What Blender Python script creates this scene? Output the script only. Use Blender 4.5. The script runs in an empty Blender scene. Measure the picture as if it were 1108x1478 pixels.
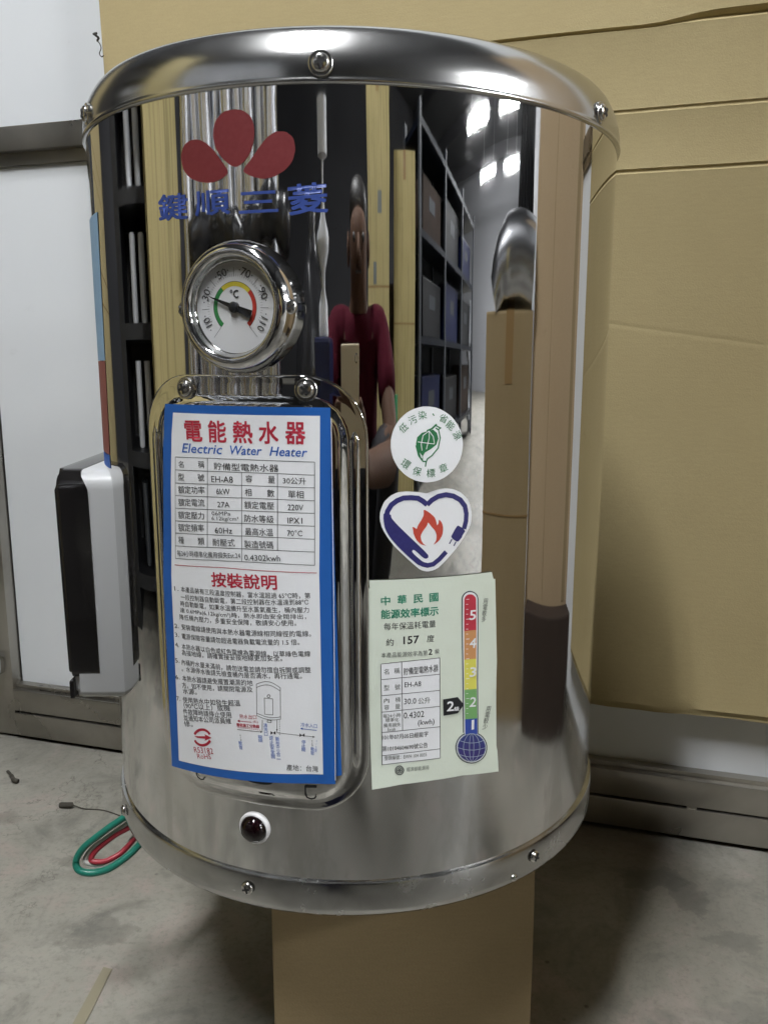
import bpy, bmesh, math, random
from mathutils import Vector, Matrix, noise
random.seed(7)
scene = bpy.context.scene
COL = scene.collection
rad, sin, cos, pi = math.radians, math.sin, math.cos, math.pi

# ------------------------------------------------------------------ camera, light, exposure
FLOOR_TO_TANK = 0.206          # the tank stands on a carton this tall
cam = bpy.data.cameras.new("camera")
cam.sensor_fit = 'VERTICAL'; cam.sensor_height = 24.0
cam.lens = 24.0 * 1196.55 / 1478.0
cam.clip_start = 0.004; cam.clip_end = 100
camo = bpy.data.objects.new("camera", cam); COL.objects.link(camo)
CAM = Vector((0.0, -0.6246, 0.3276 + FLOOR_TO_TANK))
_p, _y = rad(10.422), rad(1.935)
FWD = Vector((sin(_y) * cos(_p), cos(_y) * cos(_p), -sin(_p)))
_r = FWD.cross(Vector((0, 0, 1))).normalized(); _u = _r.cross(FWD)
camo.matrix_world = Matrix(((_r.x, _u.x, -FWD.x, CAM.x), (_r.y, _u.y, -FWD.y, CAM.y), (_r.z, _u.z, -FWD.z, CAM.z), (0, 0, 0, 1)))
scene.camera = camo
world = bpy.data.worlds.new("World"); scene.world = world; world.use_nodes = True
bg = world.node_tree.nodes["Background"]; bg.inputs[0].default_value = (0.80, 0.86, 0.95, 1); bg.inputs[1].default_value = 0.06
scene.view_settings.view_transform = 'Standard'; scene.view_settings.look = 'None'
scene.view_settings.exposure = 0.0; scene.view_settings.gamma = 1.0
LAMP_STRENGTH = 372.0
scene.render.engine = 'CYCLES'
scene.cycles.max_bounces = 8; scene.cycles.glossy_bounces = 6; scene.cycles.diffuse_bounces = 4
scene.cycles.use_denoising = True
scene.cycles.sample_clamp_indirect = 4.0
scene.cycles.caustics_reflective = False; scene.cycles.caustics_refractive = False

# ------------------------------------------------------------------ materials
class N:
    """tiny node-graph helper"""
    def __init__(s, name):
        s.m = bpy.data.materials.new(name); s.m.use_nodes = True
        s.t = s.m.node_tree; s.b = s.t.nodes["Principled BSDF"]
    def new(s, kind, **kw):
        n = s.t.nodes.new(kind)
        for k, v in kw.items():
            if k in n.inputs: n.inputs[k].default_value = v
            else: setattr(n, k, v)
        return n
    def link(s, a, b): s.t.links.new(a, b)
    def coord(s, scale=(1, 1, 1), out="Object", loc=(0, 0, 0)):
        c = s.new("ShaderNodeTexCoord"); mp = s.new("ShaderNodeMapping")
        mp.inputs["Scale"].default_value = scale; mp.inputs["Location"].default_value = loc
        s.link(c.outputs[out], mp.inputs["Vector"]); return mp.outputs[0]
    def noise(s, scale, detail=4, rough=.55, vec=None, dist=0):
        n = s.new("ShaderNodeTexNoise"); n.inputs["Scale"].default_value = scale
        n.inputs["Detail"].default_value = detail; n.inputs["Roughness"].default_value = rough
        n.inputs["Distortion"].default_value = dist
        if vec: s.link(vec, n.inputs["Vector"])
        return n.outputs["Fac"]
    def ramp(s, fac, stops, interp='LINEAR'):
        r = s.new("ShaderNodeValToRGB"); e = r.color_ramp.elements; r.color_ramp.interpolation = interp
        while len(e) < len(stops): e.new(.5)
        for el, (p, c) in zip(e, stops):
            el.position = p; el.color = (*c, 1) if not isinstance(c, (int, float)) else (c, c, c, 1)
        s.link(fac, r.inputs[0]); return r.outputs[0]
    def mix(s, fac, a, b, mode='MIX'):
        n = s.new("ShaderNodeMix"); n.data_type = 'RGBA'; n.blend_type = mode
        for sock, v in ((n.inputs[0], fac), (n.inputs[6], a), (n.inputs[7], b)):
            if isinstance(v, (int, float)): sock.default_value = v
            elif isinstance(v, tuple): sock.default_value = (*v, 1)
            else: s.link(v, sock)
        return n.outputs[2]
    def math(s, op, a, b=0.0):
        n = s.new("ShaderNodeMath"); n.operation = op
        for sock, v in ((n.inputs[0], a), (n.inputs[1], b)):
            if isinstance(v, (int, float)): sock.default_value = v
            else: s.link(v, sock)
        return n.outputs[0]
    def set(s, **kw):
        names = dict(color="Base Color", rough="Roughness", metal="Metallic", alpha="Alpha", trans="Transmission Weight", ior="IOR", coat="Coat Weight", spec="Specular IOR Level", aniso="Anisotropic")
        for k, v in kw.items():
            sk = s.b.inputs[names[k]]
            if isinstance(v, tuple): sk.default_value = (*v, 1)
            elif isinstance(v, (int, float)): sk.default_value = v
            else: s.link(v, sk)
        return s
    def bump(s, h, strength=.2, dist=.001):
        b = s.new("ShaderNodeBump"); b.inputs["Strength"].default_value = strength; b.inputs["Distance"].default_value = dist
        s.link(h, b.inputs["Height"]); s.link(b.outputs[0], s.b.inputs["Normal"]); return s

def plain(name, c, rough=.5, metal=0, **kw):
    return N(name).set(color=c, rough=rough, metal=metal, **kw).m

def ink(name, c):
    n = N(name); v = n.coord()
    f = n.noise(420, 2, .6, v)
    n.set(color=n.mix(n.ramp(f, [(.3, 0.0), (.75, .35)]), c, tuple(min(1, x * 1.25 + .02) for x in c)), rough=.5)
    return n.m

def mat_chrome():
    n = N("polished_steel"); v = n.coord()
    smear = n.noise(9, 6, .62, v, .4)
    vs = n.coord((60, 60, 2.2)); streak = n.noise(1, 4, .6, vs)
    spots = n.noise(95, 3, .7, v)
    z = n.new("ShaderNodeSeparateXYZ"); n.link(v, z.inputs[0])
    low = n.new("ShaderNodeMapRange"); n.link(z.outputs[2], low.inputs[0])
    for i, val in ((1, .19), (2, .03), (3, 0.0), (4, 1.0)): low.inputs[i].default_value = val
    dull = n.math('MULTIPLY', low.outputs[0], n.ramp(smear, [(.36, .035), (.66, .13)]))      # dusty, handled lower part
    r0 = n.math('MULTIPLY', n.ramp(smear, [(.50, 0.0), (.72, 1.0)]), .07)
    r1 = n.math('ADD', n.math('ADD', r0, .022), dull)
    stain = n.math('MULTIPLY', n.ramp(n.noise(1, 5, .62, n.coord((30, 30, 7)), .5), [(.52, 0.0), (.60, .55), (.75, .75)]), low.outputs[0])   # dried water runs
    ring = n.math('MULTIPLY', n.ramp(n.noise(24, 4, .6, v, .3), [(.56, 0.0), (.58, .5), (.60, 0.0)]), low.outputs[0])
    cc = n.mix(n.ramp(spots, [(.66, 0.0), (.76, .35)]), (.70, .70, .695), (.56, .56, .545))
    cc = n.mix(stain, cc, (.50, .50, .475)); cc = n.mix(ring, cc, (.62, .62, .60))
    n.set(color=cc, rough=n.math('ADD', r1, n.math('MULTIPLY', stain, .12)), metal=1.0)
    n.bump(streak, .035, .0006)
    return n.m

def mat_lid():
    n = N("brushed_lid_steel"); v = n.coord((3, 3, 260)); s = n.noise(1, 3, .6, v)
    sm = n.noise(14, 5, .6, n.coord())
    n.set(color=n.mix(sm, (.50, .50, .495), (.58, .58, .575)), metal=1.0, rough=n.ramp(sm, [(.3, .165), (.75, .225)]), aniso=.3)
    n.bump(s, .05, .0003); return n.m

def mat_dull():
    n = N("dull_band_steel"); sm = n.noise(30, 6, .66, n.coord(), .6); fine = n.noise(260, 2, .6, n.coord())
    n.set(color=n.ramp(sm, [(.35, (.44, .44, .43)), (.55, (.50, .50, .49)), (.68, (.58, .58, .57))]), metal=1.0, rough=n.ramp(sm, [(.35, .16), (.66, .30)]))
    n.bump(fine, .06, .0003); return n.m

def mat_rail():
    n = N("door_rail_steel"); st = n.noise(1, 5, .6, n.coord((4, 4, 140))); sm = n.noise(9, 4, .55, n.coord(), .3); sc = n.noise(1, 3, .7, n.coord((5, 60, 90)))
    n.set(color=n.ramp(sm, [(.3, (.29, .275, .24)), (.5, (.39, .37, .33)), (.7, (.49, .47, .425))]), metal=.92, rough=n.ramp(sm, [(.25, .2), (.7, .42)]))
    n.bump(n.math('ADD', st, sc), .09, .0005); return n.m

def mat_door():
    n = N("white_door_paint"); v = n.coord(); big = n.noise(2.5, 4, .6, v); mid = n.noise(26, 5, .72, v, .6); fine = n.noise(900, 2, .5, v)
    grime = n.ramp(mid, [(.64, 0.0), (.78, .30)])
    c = n.mix(n.ramp(big, [(.3, 0.0), (.7, 1.0)]), (.74, .77, .80), (.80, .82, .84))
    vor = n.new("ShaderNodeTexVoronoi", Scale=16.0); n.link(v, vor.inputs["Vector"])
    dots = n.ramp(vor.outputs["Distance"], [(.045, .75), (.07, 0.0)])
    gate = n.ramp(n.noise(6, 2, .5, v), [(.60, 0.0), (.64, 1.0)])
    c = n.mix(grime, c, (.52, .53, .53)); c = n.mix(n.math('MULTIPLY', dots, gate), c, (.22, .22, .22))
    n.set(color=c, rough=.38); n.bump(fine, .05, .0003); return n.m

def mat_card(name, a, b, flute=0.0, rough=.8, streak=False):
    n = N(name); v = n.coord()
    big = n.noise(3.0, 4, .6, v); fib = n.noise(1, 3, .6, n.coord((70, 70, 420))); fine = n.noise(620, 2, .65, v)
    blot = n.noise(22, 5, .7, v)
    c = n.mix(n.ramp(big, [(.3, 0.0), (.7, 1.0)]), a, b)
    c = n.mix(n.ramp(fib, [(.35, .18), (.7, 0.0)]), c, tuple(x * .8 for x in a))
    c = n.mix(n.ramp(fine, [(.3, .16), (.6, 0.0)]), c, tuple(x * .66 for x in a))
    c = n.mix(n.ramp(blot, [(.62, 0.0), (.8, .18)]), c, tuple(x * .72 for x in b))
    if streak: c = n.mix(n.ramp(n.noise(1, 5, .7, n.coord((34, 34, 1.6))), [(.50, 0.0), (.62, .55), (.8, .8)]), c, tuple(x * .38 for x in a))
    n.set(color=c, rough=rough, spec=.25)
    w = n.new("ShaderNodeTexWave", Scale=1.0, Distortion=.6); w.wave_type = 'BANDS'; w.bands_direction = 'Z'
    n.link(n.coord((1, 1, 55)), w.inputs["Vector"])
    h = n.math('ADD', n.math('MULTIPLY', w.outputs["Fac"], flute), n.math('ADD', fine, n.math('MULTIPLY', big, 2.0)))
    n.bump(h, .16, .0012); return n.m

def mat_floor():
    n = N("concrete_floor"); v = n.coord()
    big = n.noise(2.6, 8, .66, v, .5); mid = n.noise(11, 8, .70, v, .8); fine = n.noise(150, 6, .75, v); grit = n.noise(520, 2, .6, v)
    c = n.ramp(big, [(.30, (.175, .167, .141)), (.48, (.262, .252, .217)), (.68, (.345, .333, .292))])
    c = n.mix(n.ramp(mid, [(.34, .62), (.50, 0.0)]), c, (.125, .122, .108))
    c = n.mix(n.ramp(mid, [(.53, 0.0), (.68, .5)]), c, (.40, .315, .29))
    c = n.mix(n.ramp(fine, [(.30, .45), (.5, 0.0)]), c, (.12, .117, .105))
    c = n.mix(n.ramp(fine, [(.6, 0.0), (.74, .3)]), c, (.36, .355, .33))
    st = n.noise(4.3, 5, .62, n.coord(loc=(3.1, 1.7, 0)), .3)
    c = n.mix(n.ramp(st, [(.60, 0.0), (.63, .40), (.75, .5)]), c, (.135, .132, .118))
    for (cx, cy, sx, sy, amt) in ((.305, .150, 16, 26, .5), (.332, .118, 30, 20, .5), (.352, .050, 20, 34, .38), (-.30, .20, 22, 40, .4), (-.42, .29, 26, 34, .35), (-.245, .085, 16, 24, .4)):      # old spills
        q = n.new("ShaderNodeVectorMath"); q.operation = 'LENGTH'; n.link(n.coord((sx, sy, 1), loc=(-cx * sx, -cy * sy, 0)), q.inputs[0])
        m_ = n.ramp(n.math('ADD', q.outputs["Value"], n.math('MULTIPLY', n.math('SUBTRACT', n.noise(38, 5, .65, v), .5), 1.5)), [(.30, amt), (.50, amt * .6), (.56, 0.0)])
        c = n.mix(m_, c, (.10, .097, .085))
    # hairline cracks: thin bands of a warped noise, only here and there
    for k, (sc, loc) in enumerate(((2.4, (0, 0, 0)), (5.0, (4.2, 7.7, 0)))):
        cr = n.noise(sc, 7, .62, n.coord(loc=loc), .25)
        line = n.ramp(n.math('ABSOLUTE', n.math('SUBTRACT', cr, .5)), [(0.0, .6), (.0022, .3), (.0045, 0.0)])
        gate = n.ramp(n.noise(3.2, 2, .5, n.coord(loc=(9 + k * 5, 2, 0))), [(.50, 0.0), (.60, 1.0)])
        c = n.mix(n.math('MULTIPLY', line, gate), c, (.06, .057, .05))
    # shade painted into the floor colour ahead of the tank, ragged at the edge
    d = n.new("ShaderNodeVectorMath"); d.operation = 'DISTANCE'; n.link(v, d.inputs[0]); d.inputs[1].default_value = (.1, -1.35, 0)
    floor_shade = n.ramp(n.math('ADD', n.math('MULTIPLY', d.outputs["Value"], .5), n.math('MULTIPLY', n.math('SUBTRACT', big, .5), .5)), [(.46, .72), (.58, 0.0)])
    c = n.mix(floor_shade, c, (.035, .033, .028))
    vor = n.new("ShaderNodeTexVoronoi", Scale=34.0); n.link(v, vor.inputs["Vector"])
    speck = n.ramp(vor.outputs["Distance"], [(.05, .7), (.09, 0.0)])
    c = n.mix(n.math('MULTIPLY', speck, n.ramp(n.noise(9, 2, .5, v), [(.52, 0.0), (.6, 1.0)])), c, (.065, .062, .055))
    n.set(color=c, rough=n.ramp(mid, [(.3, .46), (.7, .72)]), spec=.35)
    n.bump(n.math('ADD', n.math('MULTIPLY', mid, 1.6), n.math('ADD', n.math('MULTIPLY', fine, .5), n.math('MULTIPLY', grit, .25))), .3, .002)
    return n.m

def mat_paper(name, c):
    n = N(name); v = n.coord(); f = n.noise(12, 4, .6, v); g = n.noise(500, 2, .6, v)
    n.set(color=n.mix(n.ramp(f, [(.35, 0.0), (.7, .5)]), c, tuple(x * .93 for x in c)), rough=.42, spec=.4)
    n.bump(n.math('ADD', n.math('MULTIPLY', f, 6.0), g), .12, .0006); return n.m

def mat_glow(name, c, s):
    n = N(name); n.b.inputs["Emission Color"].default_value = (*c, 1); n.b.inputs["Emission Strength"].default_value = s
    n.set(color=(.9, .9, .9)); return n.m

def mat_globe():
    n = N("globe_print"); v = n.coord(); z = n.new("ShaderNodeSeparateXYZ"); n.link(v, z.inputs[0])
    mr = n.new("ShaderNodeMapRange"); n.link(z.outputs[2], mr.inputs[0])
    mr.inputs[1].default_value = GLOBE_Z0; mr.inputs[2].default_value = GLOBE_Z1
    f = n.math('ADD', mr.outputs[0], n.math('MULTIPLY', n.math('SUBTRACT', n.noise(120, 3, .6, v), .5), .5))
    n.set(color=n.ramp(f, [(.1, (.035, .025, .16)), (.45, (.03, .06, .24)), (.7, (.06, .15, .32)), (.95, (.05, .19, .18))]), rough=.45); return n.m

GLOBE_Z0, GLOBE_Z1 = .095, .135
M = {}
def build_materials():
    M.update(
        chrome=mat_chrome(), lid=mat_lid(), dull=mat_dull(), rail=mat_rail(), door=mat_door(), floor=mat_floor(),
        sheet=mat_card("tan_cardboard_sheet", (.405, .328, .172), (.46, .380, .204), .08),
        carton=mat_card("brown_carton", (.285, .215, .115), (.33, .25, .14), .15),
        carton_pink=mat_card("pale_brown_carton", (.42, .31, .19), (.46, .35, .22)),
        carton_olive=mat_card("olive_carton", (.37, .31, .14), (.43, .36, .18), streak=True),
        carton_dark=mat_card("dark_carton", (.035, .025, .019), (.055, .038, .030)),
        tape=plain("brown_tape", (.25, .16, .07), .25), paper=mat_paper("white_paper", (.86, .875, .90)), bluepaper=mat_paper("blue_border_paper", (.020, .115, .42)),
        greenpaper=mat_paper("pale_green_paper", (.72, .785, .68)), white=plain("white_ink", (.84, .85, .87), .45), black=ink("black_ink", (.018, .018, .022)), red=ink("red_ink", (.42, .020, .045)),
        blue=ink("blue_ink", (.03, .12, .46)), green=ink("green_ink", (.015, .22, .13)), leaf=ink("leaf_green_ink", (.012, .16, .05)), navy=ink("navy_ink", (.022, .020, .135)), flame=ink("flame_ink", (.52, .06, .035)),
        gray=ink("grey_ink", (.13, .14, .13)), decal_red=ink("decal_red", (.145, .012, .015)), decal_blue=ink("decal_blue", (.024, .055, .25)),
        s_red=plain("scale_red_ink", (.52, .035, .06), .45), s_orange=plain("scale_orange_ink", (.62, .30, .12), .45), s_yellow=plain("scale_yellow_ink", (.74, .70, .12), .45), s_green=plain("scale_green_ink", (.19, .42, .15), .45), s_blue=plain("scale_blue_ink", (.03, .07, .36), .45),
        outline=plain("outline_ink", (.05, .07, .08), .45), globe=mat_globe(), globeline=plain("globe_line_ink", (.42, .50, .58), .45),
        dial=plain("dial_white", (.78, .79, .81), .35), needle=plain("needle_black", (.012, .013, .016), .35), d_yellow=plain("dial_yellow", (.66, .55, .05), .4), d_green=plain("dial_green", (.04, .24, .07), .4), d_red=plain("dial_red", (.52, .045, .03), .4),
        bezel=plain("gauge_bezel_steel", (.62, .62, .62), .09, 1), screw=plain("screw_steel", (.55, .54, .52), .2, 1), hole=plain("dark_recess", (.012, .012, .012), .5),
        silver=N("silver_plastic").set(color=(.56, .57, .58), rough=.30).m, gloss_black=plain("gloss_black_plastic", (.012, .011, .011), .07),
        lens=plain("dark_red_lens", (.004, .001, .0015), .04), ring=plain("white_plastic_ring", (.78, .77, .78), .3),
        wire_green=plain("green_wire_sleeve", (.012, .17, .12), .35), wire_white=plain("white_wire_sleeve", (.66, .64, .60), .4), wire_red=plain("red_wire_sleeve", (.33, .025, .04), .4),
        tin=plain("steel_pipe_metal", (.62, .63, .66), .22, 1), rack=plain("rack_blue_paint", (.004, .006, .012), .35), post=plain("rack_grey_post", (.045, .05, .058), .4), bin=plain("blue_bin_plastic", (.006, .010, .050), .3), binwhite=plain("pale_box", (.6, .62, .66), .5), darkbox=plain("dark_stock", (.006, .0065, .008), .5),
        skin=N("skin").set(color=(.095, .055, .038), rough=.7, spec=.15).m, shirt=plain("maroon_cloth", (.050, .0045, .011), .9, spec=.1), trousers=plain("dark_trousers", (.018, .018, .022), .85), hair=plain("black_hair", (.012, .010, .009), .5), shoe=plain("dark_shoe", (.03, .028, .027), .5), phone=plain("gold_phone_shell", (.58, .50, .36), .3),
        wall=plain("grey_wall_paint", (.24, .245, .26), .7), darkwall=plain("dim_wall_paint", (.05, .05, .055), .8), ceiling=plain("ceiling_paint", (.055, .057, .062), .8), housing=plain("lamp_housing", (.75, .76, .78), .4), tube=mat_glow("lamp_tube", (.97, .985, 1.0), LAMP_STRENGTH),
        bag=plain("black_wrap", (.02, .02, .022), .18), clear=plain("clear_wrap", (.28, .29, .31), .12), st_blue=ink("side_sticker_blue", (.26, .42, .60)), st_red=ink("side_sticker_red", (.26, .08, .07)), cord=plain("dark_cord", (.03, .028, .025), .8), tape2=plain("old_floor_tape", (.245, .222, .155), .65), stain=plain("debris_dark", (.05, .045, .035), .8), greenpost=plain("green_post_paint", (.03, .22, .09), .4))

# ------------------------------------------------------------------ objects
def obj(name, bm, mats, parent=None, smooth=False, kind=None):
    me = bpy.data.meshes.new(name); bm.to_mesh(me); bm.free()
    for m in (mats if isinstance(mats, (list, tuple)) else [mats]): me.materials.append(m)
    if smooth:
        for p in me.polygons: p.use_smooth = True
        if smooth != 'all':
            me.set_sharp_from_angle(angle=rad(smooth if not isinstance(smooth, bool) else 40))
    o = bpy.data.objects.new(name, me); COL.objects.link(o)
    if parent is not None: o.parent = parent
    if kind: o['kind'] = kind
    return o

def tag(o, label, cat, group=None, kind=None):
    o['label'] = label; o['category'] = cat
    if group: o['group'] = group
    if kind: o['kind'] = kind
    return o

def thing(name, loc, label, cat, group=None, rz=0):
    o = bpy.data.objects.new(name, None); COL.objects.link(o); o.location = loc; o.rotation_euler = (0, 0, rz)
    o.empty_display_size = .05
    return tag(o, label, cat, group)

def copy_tree(o, parent=None):
    c = o.copy(); COL.objects.link(c)
    if parent is not None: c.parent = parent
    for ch in list(o.children): copy_tree(ch, c)
    return c

def box(bm, x0, x1, y0, y1, z0, z1, bev=0, mi=0, mat=None):
    r = bmesh.ops.create_cube(bm, size=1)
    vs = r['verts']
    for v in vs: v.co = Vector((x0 + (v.co.x + .5) * (x1 - x0), y0 + (v.co.y + .5) * (y1 - y0), z0 + (v.co.z + .5) * (z1 - z0)))
    fs = list({f for v in vs for f in v.link_faces})
    for f in fs: f.material_index = mi
    if bev:
        es = list({e for v in vs for e in v.link_edges})
        rr = bmesh.ops.bevel(bm, geom=es, offset=bev, segments=2, affect='EDGES', profile=.6)
        vs = list({v for f in rr['faces'] for v in f.verts} | {v for v in vs if v.is_valid})
    if mat is not None: bmesh.ops.transform(bm, matrix=mat, verts=vs)
    return vs

def lathe(bm, prof, seg=64, mat=None, mi=0, close=False):
    rings = []
    for (r, h) in prof:
        if r < 1e-7: rings.append([bm.verts.new((0, 0, h))])
        else: rings.append([bm.verts.new((r * cos(2 * pi * k / seg), r * sin(2 * pi * k / seg), h)) for k in range(seg)])
    for a, b in zip(rings, rings[1:]):
        for k in range(seg):
            k2 = (k + 1) % seg
            q = [a[k % len(a)], a[k2 % len(a)], b[k2 % len(b)], b[k % len(b)]]
            q2 = []
            for v in q:
                if v not in q2: q2.append(v)
            if len(q2) > 2:
                f = bm.faces.new(q2); f.material_index = mi
    vs = [v for r in rings for v in r]
    if mat is not None: bmesh.ops.transform(bm, matrix=mat, verts=vs)
    return vs

def tube(bm, pts, r, seg=10, cap=True, mi=0):
    pts = [Vector(p) for p in pts]; rings = []
    up = Vector((.13, .2, 1)).normalized()
    for i, p in enumerate(pts):
        d = (pts[min(i + 1, len(pts) - 1)] - pts[max(i - 1, 0)]).normalized()
        a = d.cross(up)
        if a.length < .05: a = d.cross(Vector((1, 0, 0)))
        a.normalize(); b = a.cross(d)
        rr = r[i] if isinstance(r, (list, tuple)) else r
        rings.append([bm.verts.new(p + a * (rr * cos(2 * pi * k / seg)) + b * (rr * sin(2 * pi * k / seg))) for k in range(seg)])
    for A, B in zip(rings, rings[1:]):
        for k in range(seg):
            f = bm.faces.new((A[k], A[(k + 1) % seg], B[(k + 1) % seg], B[k])); f.material_index = mi
    if cap:
        bm.faces.new(rings[0][::-1]).material_index = mi; bm.faces.new(rings[-1]).material_index = mi

def spline(pts, n=8):
    """Catmull-Rom through the points"""
    P = [Vector(p) for p in pts]; P = [P[0] * 2 - P[1]] + P + [P[-1] * 2 - P[-2]]; out = []
    for i in range(1, len(P) - 2):
        for k in range(n):
            t = k / n; a, b, c, d = P[i - 1:i + 3]
            out.append(.5 * ((2 * b) + (c - a) * t + (2 * a - 5 * b + 4 * c - d) * t * t + (3 * b - a - 3 * c + d) * t ** 3))
    out.append(P[-2]); return out

def fix(bm): bmesh.ops.recalc_face_normals(bm, faces=bm.faces[:]); return bm

build_materials()
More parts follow.
